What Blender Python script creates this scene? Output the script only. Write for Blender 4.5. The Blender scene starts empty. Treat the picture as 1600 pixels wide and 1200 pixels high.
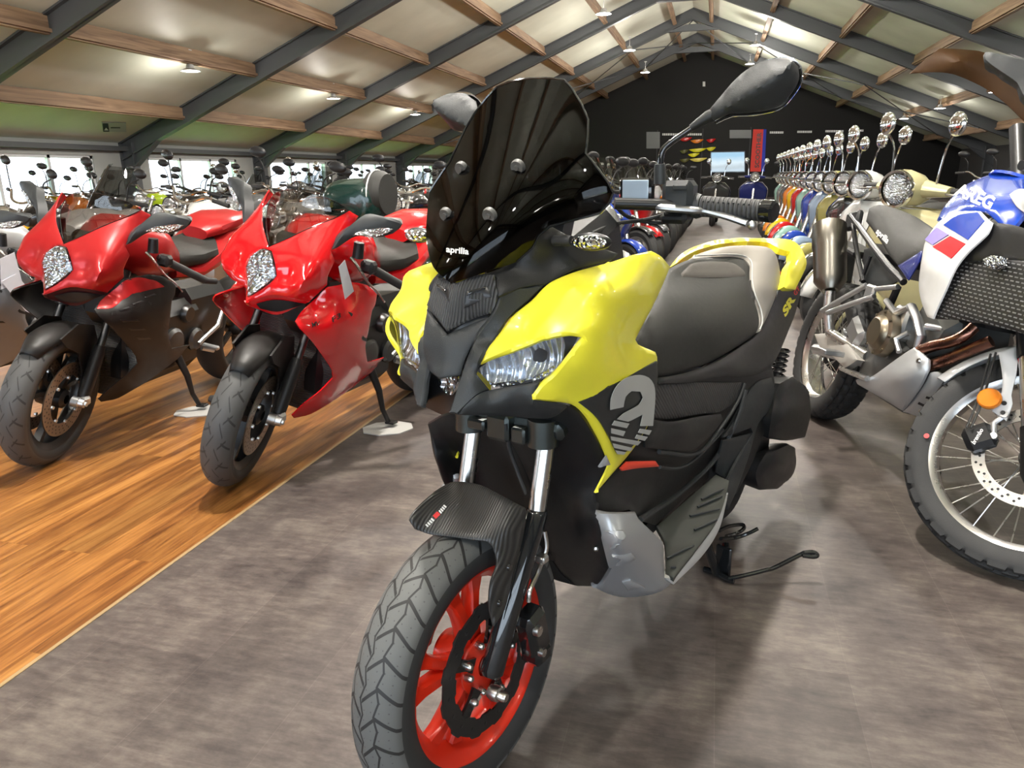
import bpy, bmesh, math, random
import numpy as np
from mathutils import Vector, Matrix
from mathutils.geometry import delaunay_2d_cdt
random.seed(7)
SC = bpy.context.scene
COL = SC.collection
PI = math.pi

# ---------------------------------------------------------------- camera model (1600 x 1200 photograph)
FPX, EYE = 1155.0, 1.145
def _n(v): return v / np.linalg.norm(v)
def _d(px, py): return np.array([px - 800.0, 600.0 - py, -FPX])
_Y = _n(_d(1120, 270)); _X = -_d(-3625, 349); _X = _n(_X - (_X @ _Y) * _Y); _Z = np.cross(_X, _Y)
RW = np.array([_X, _Y, _Z]); CAM = np.array([0, 0, EYE])
def ray(px, py): return _n(RW @ _d(px, py))

class Frame:
    """local axes: x to the vehicle's left, y to its back, z up; angle a of the backward axis from +Y, lean to the left"""
    def __init__(s, x, y, a=0.0, lean=0.0, z=0.0):
        s.M = Matrix.Translation((x, y, z)) @ Matrix.Rotation(-math.radians(a), 4, 'Z') @ Matrix.Rotation(math.radians(lean), 4, 'Y')
        m = np.array(s.M); s.R = m[:3, :3]; s.o = m[:3, 3]
        s.c = s.R.T @ (CAM - s.o)
    def px(s, px, py, v, ax=0):
        d = s.R.T @ ray(px, py); t = (v - s.c[ax]) / d[ax]
        return s.c + d * t
    def proj(s, P):
        v = RW.T @ (s.R @ (np.array(P, float) - s.c)); return 800 - FPX * v[0] / v[2], 600 + FPX * v[1] / v[2]
    def flip(s, px, py, v):
        """where the mirror-image point of a traced point falls"""
        P = s.px(px, py, v); q = s.proj((-P[0], P[1], P[2])); return (q[0], q[1], -v)

# ---------------------------------------------------------------- objects
def link(o, parent=None):
    COL.objects.link(o)
    if parent is not None: o.parent = parent
    return o
def thing(name, label, cat, frame=None, loc=(0, 0, 0), rot=0.0, group=None):
    o = bpy.data.objects.new(name, None); o.empty_display_size = .1; link(o)
    if frame is not None: o.matrix_world = frame.M
    else: o.location = loc; o.rotation_euler = (0, 0, rot)
    o['label'] = label; o['category'] = cat
    if group: o['group'] = group
    return o
def tag(o, label, cat, group=None, kind=None):
    o['label'] = label; o['category'] = cat
    if group: o['group'] = group
    if kind: o['kind'] = kind
    return o

class MB:
    """collects shapes, becomes ONE mesh object"""
    def __init__(s): s.v = []; s.f = []; s.sm = []; s.mi = []; s.sharp = []
    def add(s, v, f, smooth=True, mi=0):
        n = len(s.v); s.v += [tuple(map(float, p)) for p in v]
        for q in f: s.f.append(tuple(n + i for i in q)); s.sm.append(smooth); s.mi.append(mi)
        return s
    def box(s, c, d, rz=0, rx=0, ry=0, bev=0, mi=0, taper=1.0):
        x, y, z = d[0] / 2, d[1] / 2, d[2] / 2
        R = Matrix.Rotation(rz, 3, 'Z') @ Matrix.Rotation(ry, 3, 'Y') @ Matrix.Rotation(rx, 3, 'X')
        if bev <= 0:
            v = [(-x, -y, -z), (x, -y, -z), (x, y, -z), (-x, y, -z), (-x * taper, -y * taper, z), (x * taper, -y * taper, z), (x * taper, y * taper, z), (-x * taper, y * taper, z)]
            f = [(0, 3, 2, 1), (4, 5, 6, 7), (0, 1, 5, 4), (1, 2, 6, 5), (2, 3, 7, 6), (3, 0, 4, 7)]
        else:
            b = min(bev, x * .9, y * .9, z * .9); v = []; f = []
            def ring(zz, i, k=1.0):
                X, Y = x * k, y * k; n = len(v)
                v.extend([(-X + b, -Y + i, zz), (X - b, -Y + i, zz), (X - i, -Y + b, zz), (X - i, Y - b, zz), (X - b, Y - i, zz), (-X + b, Y - i, zz), (-X + i, Y - b, zz), (-X + i, -Y + b, zz)])
                return n
            r = [ring(-z, b * .8), ring(-z + b, 0), ring(z - b, 0, taper), ring(z, b * .8, taper)]
            for a_, b_ in zip(r, r[1:]):
                for k in range(8): f.append((a_ + k, a_ + (k + 1) % 8, b_ + (k + 1) % 8, b_ + k))
            f.append(tuple(r[0] + k for k in range(7, -1, -1))); f.append(tuple(r[3] + k for k in range(8)))
        s.add([R @ Vector(p) + Vector(c) for p in v], f, False, mi); return s
    def tube(s, pts, r, n=10, caps=True, mi=0, closed=False, flat=1.0, up=None):
        P = [Vector(p) for p in pts]; m = len(P); rr = r if hasattr(r, '__len__') else [r] * m
        prev = None; v = []
        for i, p in enumerate(P):
            t = (P[(i + 1) % m] - P[i - 1]) if (closed or 0 < i < m - 1) else ((P[1] - P[0]) if i == 0 else (P[-1] - P[-2]))
            t.normalize()
            if prev is None:
                u = Vector(up) if up else (Vector((0, 0, 1)) if abs(t.z) < .9 else Vector((1, 0, 0)))
            else: u = prev
            u = (u - t * u.dot(t)); u.normalize(); prev = u; w = t.cross(u)
            for k in range(n):
                a = 2 * PI * k / n
                v.append(p + (u * math.cos(a) * flat + w * math.sin(a)) * rr[i])
        f = []
        for i in range(m if closed else m - 1):
            j = (i + 1) % m
            for k in range(n): f.append((i * n + k, i * n + (k + 1) % n, j * n + (k + 1) % n, j * n + k))
        s.add(v, f, True, mi)
        if caps and not closed:
            s.add(v[:n], [tuple(range(n - 1, -1, -1))], False, mi); s.add(v[-n:], [tuple(range(n))], False, mi)
        return s
    def lathe(s, prof, c=(0, 0, 0), axis='X', n=48, mi=0, closed=False, M=None, arc=None, flat=False):
        """prof: (radius, offset along axis)"""
        v = []; f = []; m = len(prof); a0, a1 = arc if arc else (0, 2 * PI); full = arc is None
        for k in range(n if full else n + 1):
            a = a0 + (a1 - a0) * k / n; ca, sa = math.cos(a), math.sin(a)
            for (r, h) in prof:
                p = (h, r * ca, r * sa) if axis == 'X' else ((r * ca, h, r * sa) if axis == 'Y' else (r * ca, r * sa, h))
                v.append(p)
        for k in range(n):
            j = (k + 1) % n if full else k + 1
            for i in range(m if closed else m - 1):
                i2 = (i + 1) % m
                f.append((k * m + i, k * m + i2, j * m + i2, j * m + i) if axis != 'Y' else (k * m + i, j * m + i, j * m + i2, k * m + i2))
        if M is None: M = Matrix.Translation(c)
        s.add([M @ Vector(p) for p in v], f, not flat, mi); return s
    def ball(s, c, r, n=16, mi=0, M=None):
        r = r if hasattr(r, '__len__') else (r, r, r)
        v = []; f = []; h = n // 2
        for i in range(h + 1):
            t = PI * i / h
            for k in range(n):
                a = 2 * PI * k / n; v.append(Vector((r[0] * math.sin(t) * math.cos(a), r[1] * math.sin(t) * math.sin(a), r[2] * math.cos(t))))
        for i in range(h):
            for k in range(n): f.append((i * n + k, (i + 1) * n + k, (i + 1) * n + (k + 1) % n, i * n + (k + 1) % n))
        M = M or Matrix.Identity(4)
        s.add([Vector(c) + (M @ p) for p in v], f, True, mi); return s
    def prism(s, poly, axis, a, b, mi=0, smooth=False):
        """poly of 2d points in the plane normal to axis, extruded from a to b"""
        def P(q, h): return (h, q[0], q[1]) if axis == 'X' else ((q[0], h, q[1]) if axis == 'Y' else (q[0], q[1], h))
        n = len(poly); v = [P(q, a) for q in poly] + [P(q, b) for q in poly]
        f = [(i, (i + 1) % n, n + (i + 1) % n, n + i) for i in range(n)] + [tuple(range(n - 1, -1, -1)), tuple(range(n, 2 * n))]
        s.add(v, f, smooth, mi); return s
    def loft(s, secs, mi=0, closed=True, caps=True, smooth=True):
        """sections: equal-length lists of 3d points"""
        n = len(secs[0]); v = [p for q in secs for p in q]; f = []
        for i in range(len(secs) - 1):
            for k in range(n if closed else n - 1):
                f.append((i * n + k, i * n + (k + 1) % n, (i + 1) * n + (k + 1) % n, (i + 1) * n + k))
        s.add(v, f, smooth, mi)
        if caps and closed: s.add(secs[0], [tuple(range(n - 1, -1, -1))], False, mi); s.add(secs[-1], [tuple(range(n))], False, mi)
        return s
    def build(s, name, mats, parent=None, fix=True, auto=35):
        me = bpy.data.meshes.new(name); me.from_pydata(s.v, [], s.f)
        me.polygons.foreach_set('use_smooth', s.sm); me.polygons.foreach_set('material_index', s.mi)
        for m in (mats if isinstance(mats, (list, tuple)) else [mats]): me.materials.append(m)
        if fix:
            bm = bmesh.new(); bm.from_mesh(me); bmesh.ops.remove_doubles(bm, verts=bm.verts, dist=1e-5)
            bmesh.ops.recalc_face_normals(bm, faces=bm.faces); bm.to_mesh(me); bm.free()
        me.update()
        if auto: me.set_sharp_from_angle(angle=math.radians(auto))
        return link(bpy.data.objects.new(name, me), parent)

def mirror(o, name=None):
    """a mirrored twin of a part (local x -> -x)"""
    me = o.data.copy(); co = np.empty(len(me.vertices) * 3, dtype=np.float32); me.vertices.foreach_get('co', co)
    co[0::3] *= -1; me.vertices.foreach_set('co', co); me.flip_normals(); me.update()
    c = o.copy(); c.data = me; COL.objects.link(c); c.parent = o.parent
    for ch in list(o.children):
        d = mirror(ch); d.parent = c
    return c
def kids(o): return list(o.children)
def copy_tree(o, parent=None, recolor=None):
    c = o.copy(); COL.objects.link(c)
    if parent is not None: c.parent = parent
    if recolor and o.type == 'MESH':
        for i, sl in enumerate(o.material_slots):
            if sl.material and sl.material.name in recolor:
                c.material_slots[i].link = 'OBJECT'; c.material_slots[i].material = recolor[sl.material.name]
    for ch in kids(o): copy_tree(ch, c, recolor)
    return c

# ---------------------------------------------------------------- traced shells
def _rbf(ctrl, kern, lam=.003):
    X = np.array([[c[0], c[1]] for c in ctrl], float) / 100.0; d = np.array([c[2] for c in ctrl], float)
    if kern == 'poly':
        ex = [(i, j) for i in range(4) for j in range(4) if i + j <= 3]; m0 = X.mean(0)
        A = np.array([[(x[0] - m0[0]) ** i * (x[1] - m0[1]) ** j for i, j in ex] for x in X]); w = np.linalg.lstsq(A.T @ A + 1e-5 * np.eye(len(ex)), A.T @ d, rcond=None)[0]
        return lambda px, py: float(sum(c * (px / 100 - m0[0]) ** i * (py / 100 - m0[1]) ** j for c, (i, j) in zip(w, ex)))
    n = len(X); r = np.linalg.norm(X[:, None] - X[None], axis=2)
    K = r if kern == 'lin' else r * r * np.log(r + 1e-9)
    K = K + np.eye(n) * (1e-6 if kern == 'lin' else lam)
    A = np.zeros((n + 3, n + 3)); A[:n, :n] = K; A[:n, n] = 1; A[:n, n + 1:] = X; A[n, :n] = 1; A[n + 1:, :n] = X.T
    w = np.linalg.lstsq(A, np.concatenate([d, np.zeros(3)]), rcond=None)[0]
    def fn(px, py):
        p = np.array([px, py]) / 100.0; q = np.linalg.norm(X - p, axis=1)
        k = q if kern == 'lin' else q * q * np.log(q + 1e-9)
        return float(k @ w[:n] + w[n] + p @ w[n + 1:])
    return fn
def _resample(pts, step, ang=38, closed=True):
    """Catmull-Rom through shallow turns, straight through corners"""
    P = [np.array(p[:2], float) for p in pts]; n = len(P); out = []
    def corner(i):
        if not closed and i in (0, n - 1): return True
        a = P[i] - P[i - 1]; b = P[(i + 1) % n] - P[i]; la, lb = np.linalg.norm(a), np.linalg.norm(b)
        if la < 1e-6 or lb < 1e-6: return True
        return math.degrees(math.acos(max(-1, min(1, a @ b / la / lb)))) > ang
    cr = [corner(i) for i in range(n)]
    for i in range(n if closed else n - 1):
        j = (i + 1) % n; p1, p2 = P[i], P[j]
        p0 = p1 - (p2 - p1) if cr[i] else P[i - 1]; p3 = p2 + (p2 - p1) if cr[j] else P[(j + 1) % n]
        L = np.linalg.norm(p2 - p1); k = max(1, int(round(L / step)))
        # limit tangents so short segments beside long ones do not overshoot
        t1 = (p2 - p0) * .5; t2 = (p3 - p1) * .5
        for t in (t1, t2):
            q = np.linalg.norm(t)
            if q > L * 1.0: t *= L / q
        for m in range(k):
            t = m / k; h = (2 * t**3 - 3 * t**2 + 1, t**3 - 2 * t**2 + t, -2 * t**3 + 3 * t**2, t**3 - t**2)
            out.append(h[0] * p1 + h[1] * t1 + h[2] * p2 + h[3] * t2)
    if not closed: out.append(P[-1])
    return out
def _inside(p, poly):
    x, y = p; c = False; n = len(poly); j = n - 1
    for i in range(n):
        xi, yi = poly[i]; xj, yj = poly[j]
        if (yi > y) != (yj > y) and x < (xj - xi) * (y - yi) / (yj - yi) + xi: c = not c
        j = i
    return c
def shell(name, parent, fr, outline, mat, inner=(), th=.004, step=9, rnd=.0025, kern=None, ax=0, inset=3.0, ang=38, off=0.0, disp=None, side=True, solid=None, lam=.003):
    """a panel traced on the vehicle: outline/inner points (px, py, coordinate on axis ax); thickness th, rounded rim"""
    kern = kern or ('tps' if inner else 'lin')
    fn = _rbf(list(outline) + list(inner), kern, lam)
    ring = _resample(outline, step, ang); n = len(ring); R = np.array(ring)
    area = 0.5 * sum(R[i][0] * R[(i + 1) % n][1] - R[(i + 1) % n][0] * R[i][1] for i in range(n)); sgn = 1 if area > 0 else -1
    ins = []
    for i in range(n):
        t = R[(i + 1) % n] - R[i - 1]; l = np.linalg.norm(t)
        if l < 1e-6: continue
        nrm = np.array([-t[1], t[0]]) / l * sgn; q = R[i] + nrm * inset
        if _inside(q, ring) and np.min(np.linalg.norm(R - q, axis=1)) > inset * .8: ins.append(q)
    pts = list(ring) + ins + [np.array(p[:2], float) for p in inner if _inside(p[:2], ring) and np.min(np.linalg.norm(R - np.array(p[:2]), axis=1)) > inset * .8]
    x0, y0 = R.min(0); x1, y1 = R.max(0)
    yy = y0 + step / 2; row = 0; A = np.array(pts)
    while yy < y1:
        xx = x0 + (step / 2 if row % 2 else 0)
        while xx < x1:
            q = np.array([xx, yy])
            if _inside(q, ring) and np.min(np.linalg.norm(A - q, axis=1)) > step * .55: pts.append(q)
            xx += step
        yy += step * .87; row += 1
    vs, es, fs, vo, eo, fo = delaunay_2d_cdt([Vector((float(p[0]), float(p[1]))) for p in pts], [(i, (i + 1) % n) for i in range(n)], [], 1, 1e-4)
    fs = [f for f in fs if _inside((sum(vs[i][0] for i in f) / 3, sum(vs[i][1] for i in f) / 3), ring)]
    P = []
    for v in vs:
        P.append(fr.px(v[0], v[1], fn(v[0], v[1]), ax))
    P = np.array(P)
    # orient to the camera
    F = []
    for f in fs:
        a, b, c = P[f[0]], P[f[1]], P[f[2]]; nn = np.cross(b - a, c - a)
        F.append(tuple(f) if nn @ (fr.c - a) > 0 else (f[0], f[2], f[1]))
    N = np.zeros_like(P)
    for f in F:
        nn = np.cross(P[f[1]] - P[f[0]], P[f[2]] - P[f[0]])
        for i in f: N[i] += nn
    N /= (np.linalg.norm(N, axis=1)[:, None] + 1e-12)
    if off: P = P + N * off
    if disp is not None:
        for i in range(len(P)): P[i] = P[i] + N[i] * disp(vs[i][0], vs[i][1], P[i])
    ec = {}
    for f in F:
        for k in range(3):
            e = (f[k], f[(k + 1) % 3]); ec[e] = 1
    bnd = [e for e in ec if (e[1], e[0]) not in ec]
    bset = set(i for e in bnd for i in e)
    for i in bset: P[i] = P[i] - N[i] * rnd
    m = len(P); back = P - N * th
    if solid is not None:   # close it towards a flat back at a coordinate of axis 0
        back = P.copy(); back[:, 0] = solid
    V = [tuple(p) for p in P] + [tuple(p) for p in back]
    FF = list(F) + [(m + f[0], m + f[2], m + f[1]) for f in F] + [(e[1], e[0], m + e[0], m + e[1]) for e in bnd]
    me = bpy.data.meshes.new(name); me.from_pydata(V, [], FF); me.polygons.foreach_set('use_smooth', [True] * len(FF))
    me.materials.append(mat); me.update(); me.set_sharp_from_angle(angle=math.radians(42))
    return link(bpy.data.objects.new(name, me), parent)
def surf_fn(fr, ctrl, kern='lin', ax=0):
    fn = _rbf(ctrl, kern); return lambda px, py, d=0.0: fr.px(px, py, fn(px, py) + d, ax)
# ---------------------------------------------------------------- materials
MATS = {}
def mat(name, col, rough=.5, metal=0.0, coat=0.0, var=.04, scale=30, spec=.5, bump=0.0, emit=None, es=0, alpha=1, trans=0, ior=1.45, stretch=None, sheen=0):
    if name in MATS: return MATS[name]
    m = bpy.data.materials.new(name); m.use_nodes = True; nt = m.node_tree; N = nt.nodes; Lk = nt.links; N.clear()
    out = N.new('ShaderNodeOutputMaterial'); b = N.new('ShaderNodeBsdfPrincipled'); Lk.new(b.outputs[0], out.inputs[0])
    tc = N.new('ShaderNodeTexCoord'); no = N.new('ShaderNodeTexNoise'); no.inputs['Scale'].default_value = scale; no.inputs['Detail'].default_value = 3
    src = tc.outputs['Object']
    if stretch:
        mp = N.new('ShaderNodeMapping'); mp.inputs['Scale'].default_value = stretch; Lk.new(src, mp.inputs[0]); src = mp.outputs[0]
    Lk.new(src, no.inputs['Vector'])
    hs = N.new('ShaderNodeMapRange'); hs.inputs['To Min'].default_value = 1 - var; hs.inputs['To Max'].default_value = 1 + var; Lk.new(no.outputs[0], hs.inputs[0])
    mx = N.new('ShaderNodeVectorMath'); mx.operation = 'SCALE'; mx.inputs[0].default_value = col[:3]; Lk.new(hs.outputs[0], mx.inputs['Scale'])
    Lk.new(mx.outputs[0], b.inputs['Base Color'])
    rr = N.new('ShaderNodeMapRange'); rr.inputs['To Min'].default_value = max(0, rough * .88); rr.inputs['To Max'].default_value = min(1, rough * 1.12); Lk.new(no.outputs[0], rr.inputs[0]); Lk.new(rr.outputs[0], b.inputs['Roughness'])
    b.inputs['Metallic'].default_value = metal; b.inputs['Coat Weight'].default_value = coat; b.inputs['Coat Roughness'].default_value = .04
    b.inputs['Specular IOR Level'].default_value = spec; b.inputs['IOR'].default_value = ior; b.inputs['Alpha'].default_value = alpha; b.inputs['Transmission Weight'].default_value = trans
    if emit: b.inputs['Emission Color'].default_value = (*emit, 1); b.inputs['Emission Strength'].default_value = es
    if bump:
        bp = N.new('ShaderNodeBump'); bp.inputs['Strength'].default_value = bump; bp.inputs['Distance'].default_value = .002
        n2 = N.new('ShaderNodeTexNoise'); n2.inputs['Scale'].default_value = scale * 12; n2.inputs['Detail'].default_value = 2; Lk.new(src, n2.inputs['Vector'])
        Lk.new(n2.outputs[0], bp.inputs['Height']); Lk.new(bp.outputs[0], b.inputs['Normal'])
    MATS[name] = m; m.diffuse_color = (*col[:3], 1)
    return m
def glassy(name, tint, refl=.9, clear=.9, rough=.02):
    """thin tinted sheet: lets light through tinted, mirrors at grazing angles"""
    if name in MATS: return MATS[name]
    m = bpy.data.materials.new(name); m.use_nodes = True; nt = m.node_tree; N = nt.nodes; Lk = nt.links; N.clear()
    out = N.new('ShaderNodeOutputMaterial'); t = N.new('ShaderNodeBsdfTransparent'); g = N.new('ShaderNodeBsdfGlossy'); mi = N.new('ShaderNodeMixShader'); fr = N.new('ShaderNodeFresnel')
    no = N.new('ShaderNodeTexNoise'); no.inputs['Scale'].default_value = 3; mr = N.new('ShaderNodeMapRange'); mr.inputs['To Min'].default_value = rough; mr.inputs['To Max'].default_value = rough * 1.3
    Lk.new(no.outputs[0], mr.inputs[0]); Lk.new(mr.outputs[0], g.inputs['Roughness'])
    t.inputs[0].default_value = (*tint, 1); fr.inputs[0].default_value = 1.5; g.inputs[0].default_value = (refl, refl, refl, 1)
    ge = N.new('ShaderNodeNewGeometry'); mm = N.new('ShaderNodeMapRange'); mm.inputs['To Min'].default_value = 1.5; mm.inputs['To Max'].default_value = 1 / 1.5; Lk.new(ge.outputs['Backfacing'], mm.inputs[0]); Lk.new(mm.outputs[0], fr.inputs[0])
    Lk.new(fr.outputs[0], mi.inputs[0]); Lk.new(t.outputs[0], mi.inputs[1]); Lk.new(g.outputs[0], mi.inputs[2]); Lk.new(mi.outputs[0], out.inputs[0])
    MATS[name] = m; return m
class NT:
    def __init__(s, m): s.t = m.node_tree; s.N = s.t.nodes; s.L = s.t.links
    def n(s, k, **kw):
        x = s.N.new('ShaderNode' + k)
        for a, v in kw.items():
            if a.startswith('i_'):
                key = a[2:]; key = int(key) if key.isdigit() else key.replace('_', ' ')
                x.inputs[key].default_value = v
            else: setattr(x, a, v)
        return x
    def l(s, a, b): s.L.new(a, b)
def newmat(name):
    m = bpy.data.materials.new(name); m.use_nodes = True; MATS[name] = m; return m, NT(m), m.node_tree.nodes['Principled BSDF']

# --- setting materials
def floor_tile_mat():
    m, t, b = newmat('floor_tile'); tc = t.n('TexCoord')
    mp = t.n('Mapping'); mp.inputs['Location'].default_value = (-.06, -.118, 0); t.l(tc.outputs['Object'], mp.inputs[0])
    rot = t.n('Mapping'); rot.inputs['Rotation'].default_value = (0, 0, PI / 2); t.l(mp.outputs[0], rot.inputs[0])
    br = t.n('TexBrick', offset=.5, squash=1.0); t.l(rot.outputs[0], br.inputs['Vector'])
    for k, v in (('Scale', 1.0), ('Mortar Size', .0011), ('Mortar Smooth', .0), ('Brick Width', .61), ('Row Height', .3048), ('Bias', 0.0)): br.inputs[k].default_value = v
    br.inputs['Color1'].default_value = (.40, .40, .40, 1); br.inputs['Color2'].default_value = (.6, .6, .6, 1); br.inputs['Mortar'].default_value = (1.3, 1.25, 1.2, 1)
    n1 = t.n('TexNoise'); n1.inputs['Scale'].default_value = 3.2; n1.inputs['Detail'].default_value = 9; n1.inputs['Roughness'].default_value = .68; t.l(tc.outputs['Object'], n1.inputs[0])
    st = t.n('Mapping'); st.inputs['Scale'].default_value = (.55, 2.0, 1); t.l(tc.outputs['Object'], st.inputs[0])
    n2 = t.n('TexNoise'); n2.inputs['Scale'].default_value = 22; n2.inputs['Detail'].default_value = 8; n2.inputs['Roughness'].default_value = .7; t.l(st.outputs[0], n2.inputs[0])
    cr = t.n('ValToRGB'); e = cr.color_ramp.elements; e[0].position = .38; e[0].color = (.030, .022, .021, 1); e[1].position = .64; e[1].color = (.145, .122, .104, 1)
    q = e.new(.5); q.color = (.072, .057, .051, 1)
    mixf = t.n('Mix', data_type='FLOAT'); mixf.inputs[0].default_value = .38; t.l(n1.outputs[0], mixf.inputs[2]); t.l(n2.outputs[0], mixf.inputs[3]); t.l(mixf.outputs[0], cr.inputs[0])
    mul = t.n('Mix', data_type='RGBA', blend_type='MULTIPLY'); mul.inputs[0].default_value = 1
    sc = t.n('MapRange'); sc.inputs['To Min'].default_value = .78; sc.inputs['To Max'].default_value = 1.22; sc.inputs['From Min'].default_value = .3; sc.inputs['From Max'].default_value = .7
    t.l(br.outputs[0], sc.inputs[0]); t.l(cr.outputs[0], mul.inputs[6]); t.l(sc.outputs[0], mul.inputs[7]); t.l(mul.outputs[2], b.inputs['Base Color'])
    rr = t.n('MapRange'); rr.inputs['To Min'].default_value = .40; rr.inputs['To Max'].default_value = .62; t.l(n2.outputs[0], rr.inputs[0]); t.l(rr.outputs[0], b.inputs['Roughness'])
    b.inputs['Specular IOR Level'].default_value = .45
    bp = t.n('Bump'); bp.inputs['Strength'].default_value = .12; bp.inputs['Distance'].default_value = .002; t.l(n2.outputs[0], bp.inputs['Height']); t.l(bp.outputs[0], b.inputs['Normal'])
    return m
def floor_wood_mat():
    m, t, b = newmat('floor_wood'); tc = t.n('TexCoord')
    rot = t.n('Mapping'); rot.inputs['Rotation'].default_value = (0, 0, PI / 2); t.l(tc.outputs['Object'], rot.inputs[0])
    br = t.n('TexBrick', offset=.37, squash=1.0); t.l(rot.outputs[0], br.inputs['Vector'])
    for k, v in (('Scale', 1.0), ('Mortar Size', .0008), ('Brick Width', 1.25), ('Row Height', .125), ('Bias', 0.0)): br.inputs[k].default_value = v
    br.inputs['Color1'].default_value = (.0, .0, .0, 1); br.inputs['Color2'].default_value = (1, 1, 1, 1); br.inputs['Mortar'].default_value = (0, 0, 0, 1)
    st = t.n('Mapping'); st.inputs['Scale'].default_value = (9.0, .55, 1); t.l(tc.outputs['Object'], st.inputs[0])
    off = t.n('VectorMath', operation='ADD'); t.l(st.outputs[0], off.inputs[0])
    sc = t.n('VectorMath', operation='SCALE'); sc.inputs['Scale'].default_value = 37.0; t.l(br.outputs[0], sc.inputs[0]); t.l(sc.outputs[0], off.inputs[1])
    n1 = t.n('TexNoise'); n1.inputs['Scale'].default_value = 1.5; n1.inputs['Detail'].default_value = 8; n1.inputs['Roughness'].default_value = .62; n1.inputs['Distortion'].default_value = 1.3; t.l(off.outputs[0], n1.inputs[0])
    n2 = t.n('TexNoise'); n2.inputs['Scale'].default_value = 14; n2.inputs['Detail'].default_value = 5; t.l(off.outputs[0], n2.inputs[0])
    mixf = t.n('Mix', data_type='FLOAT'); mixf.inputs[0].default_value = .22; t.l(n1.outputs[0], mixf.inputs[2]); t.l(n2.outputs[0], mixf.inputs[3])
    cr = t.n('ValToRGB'); e = cr.color_ramp.elements; e[0].position = .30; e[0].color = (.050, .016, .005, 1); e[1].position = .70; e[1].color = (.44, .215, .060, 1)
    q = e.new(.44); q.color = (.175, .066, .016, 1); q = e.new(.54); q.color = (.29, .125, .032, 1)
    t.l(mixf.outputs[0], cr.inputs[0])
    mul = t.n('Mix', data_type='RGBA', blend_type='MULTIPLY'); mul.inputs[0].default_value = 1
    s2 = t.n('MapRange'); s2.inputs['To Min'].default_value = .72; s2.inputs['To Max'].default_value = 1.15; t.l(br.outputs[0], s2.inputs[0])
    t.l(cr.outputs[0], mul.inputs[6]); t.l(s2.outputs[0], mul.inputs[7]); t.l(mul.outputs[2], b.inputs['Base Color'])
    b.inputs['Roughness'].default_value = .36; b.inputs['Specular IOR Level'].default_value = .4
    bp = t.n('Bump'); bp.inputs['Strength'].default_value = .15; bp.inputs['Distance'].default_value = .001; t.l(n1.outputs[0], bp.inputs['Height']); t.l(bp.outputs[0], b.inputs['Normal'])
    return m
def timber_mat():
    m, t, b = newmat('timber'); tc = t.n('TexCoord'); st = t.n('Mapping'); st.inputs['Scale'].default_value = (14, .7, 14); t.l(tc.outputs['Object'], st.inputs[0])
    n1 = t.n('TexNoise'); n1.inputs['Scale'].default_value = 1.3; n1.inputs['Detail'].default_value = 6; n1.inputs['Distortion'].default_value = .8; t.l(st.outputs[0], n1.inputs[0])
    cr = t.n('ValToRGB'); e = cr.color_ramp.elements; e[0].position = .3; e[0].color = (.15, .088, .052, 1); e[1].position = .7; e[1].color = (.34, .225, .135, 1)
    t.l(n1.outputs[0], cr.inputs[0]); t.l(cr.outputs[0], b.inputs['Base Color']); b.inputs['Roughness'].default_value = .7
    return m
def ceiling_mat():
    m, t, b = newmat('ceiling_panel'); tc = t.n('TexCoord')
    n1 = t.n('TexNoise'); n1.inputs['Scale'].default_value = .9; n1.inputs['Detail'].default_value = 4; t.l(tc.outputs['Object'], n1.inputs[0])
    cr = t.n('ValToRGB'); e = cr.color_ramp.elements; e[0].position = .3; e[0].color = (.60, .62, .52, 1); e[1].position = .7; e[1].color = (.73, .75, .64, 1)
    t.l(n1.outputs[0], cr.inputs[0]); t.l(cr.outputs[0], b.inputs['Base Color']); b.inputs['Roughness'].default_value = .55; b.inputs['Specular IOR Level'].default_value = .25
    return m
def knit_mat(name, col, s, rough=.55, amt=.6, dirv='X', col2=None):
    """fine parallel ribs across a moulded plastic or carbon film"""
    m, t, b = newmat(name); tc = t.n('TexCoord'); w = t.n('TexWave', wave_type='BANDS', bands_direction=dirv); w.inputs['Scale'].default_value = s; t.l(tc.outputs['Object'], w.inputs[0])
    b.inputs['Roughness'].default_value = rough
    mx = t.n('Mix', data_type='RGBA'); mx.inputs[6].default_value = (*col, 1); mx.inputs[7].default_value = (*(col2 or tuple(c * 2.2 for c in col)), 1); t.l(w.outputs[1], mx.inputs[0]); t.l(mx.outputs[2], b.inputs['Base Color'])
    bp = t.n('Bump'); bp.inputs['Strength'].default_value = amt; bp.inputs['Distance'].default_value = .003; t.l(w.outputs[1], bp.inputs['Height']); t.l(bp.outputs[0], b.inputs['Normal'])
    return m
def facet_mat(name, col=(.75, .77, .8), s=60):
    """cut reflector behind a lamp lens"""
    m, t, b = newmat(name); tc = t.n('TexCoord'); v = t.n('TexVoronoi', feature='F1'); v.inputs['Scale'].default_value = s; t.l(tc.outputs['Object'], v.inputs[0])
    b.inputs['Base Color'].default_value = (*col, 1); b.inputs['Metallic'].default_value = 1; b.inputs['Roughness'].default_value = .12
    bp = t.n('Bump'); bp.inputs['Strength'].default_value = .9; bp.inputs['Distance'].default_value = .01; t.l(v.outputs['Distance'], bp.inputs['Height']); t.l(bp.outputs[0], b.inputs['Normal'])
    return m
FT, FW, TIM, CEIL = floor_tile_mat(), floor_wood_mat(), timber_mat(), ceiling_mat()
STEELG = mat('painted_steel', (.066, .071, .076), .45)
WALLG = mat('wall_grey', (.33, .34, .33), .6)
WALLB = mat('wall_black', (.0065, .006, .0055), .6, spec=.3)
WFR = mat('window_frame_white', (.62, .64, .66), .4)
PANE = glassy('window_pane', (.96, .98, 1.0), .8)
YEL = mat('yellow_paint', (.84, .77, .045), .34, coat=.3, var=.02)
BLK = mat('black_plastic', (.011, .0115, .012), .42, bump=.25, scale=60)
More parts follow.
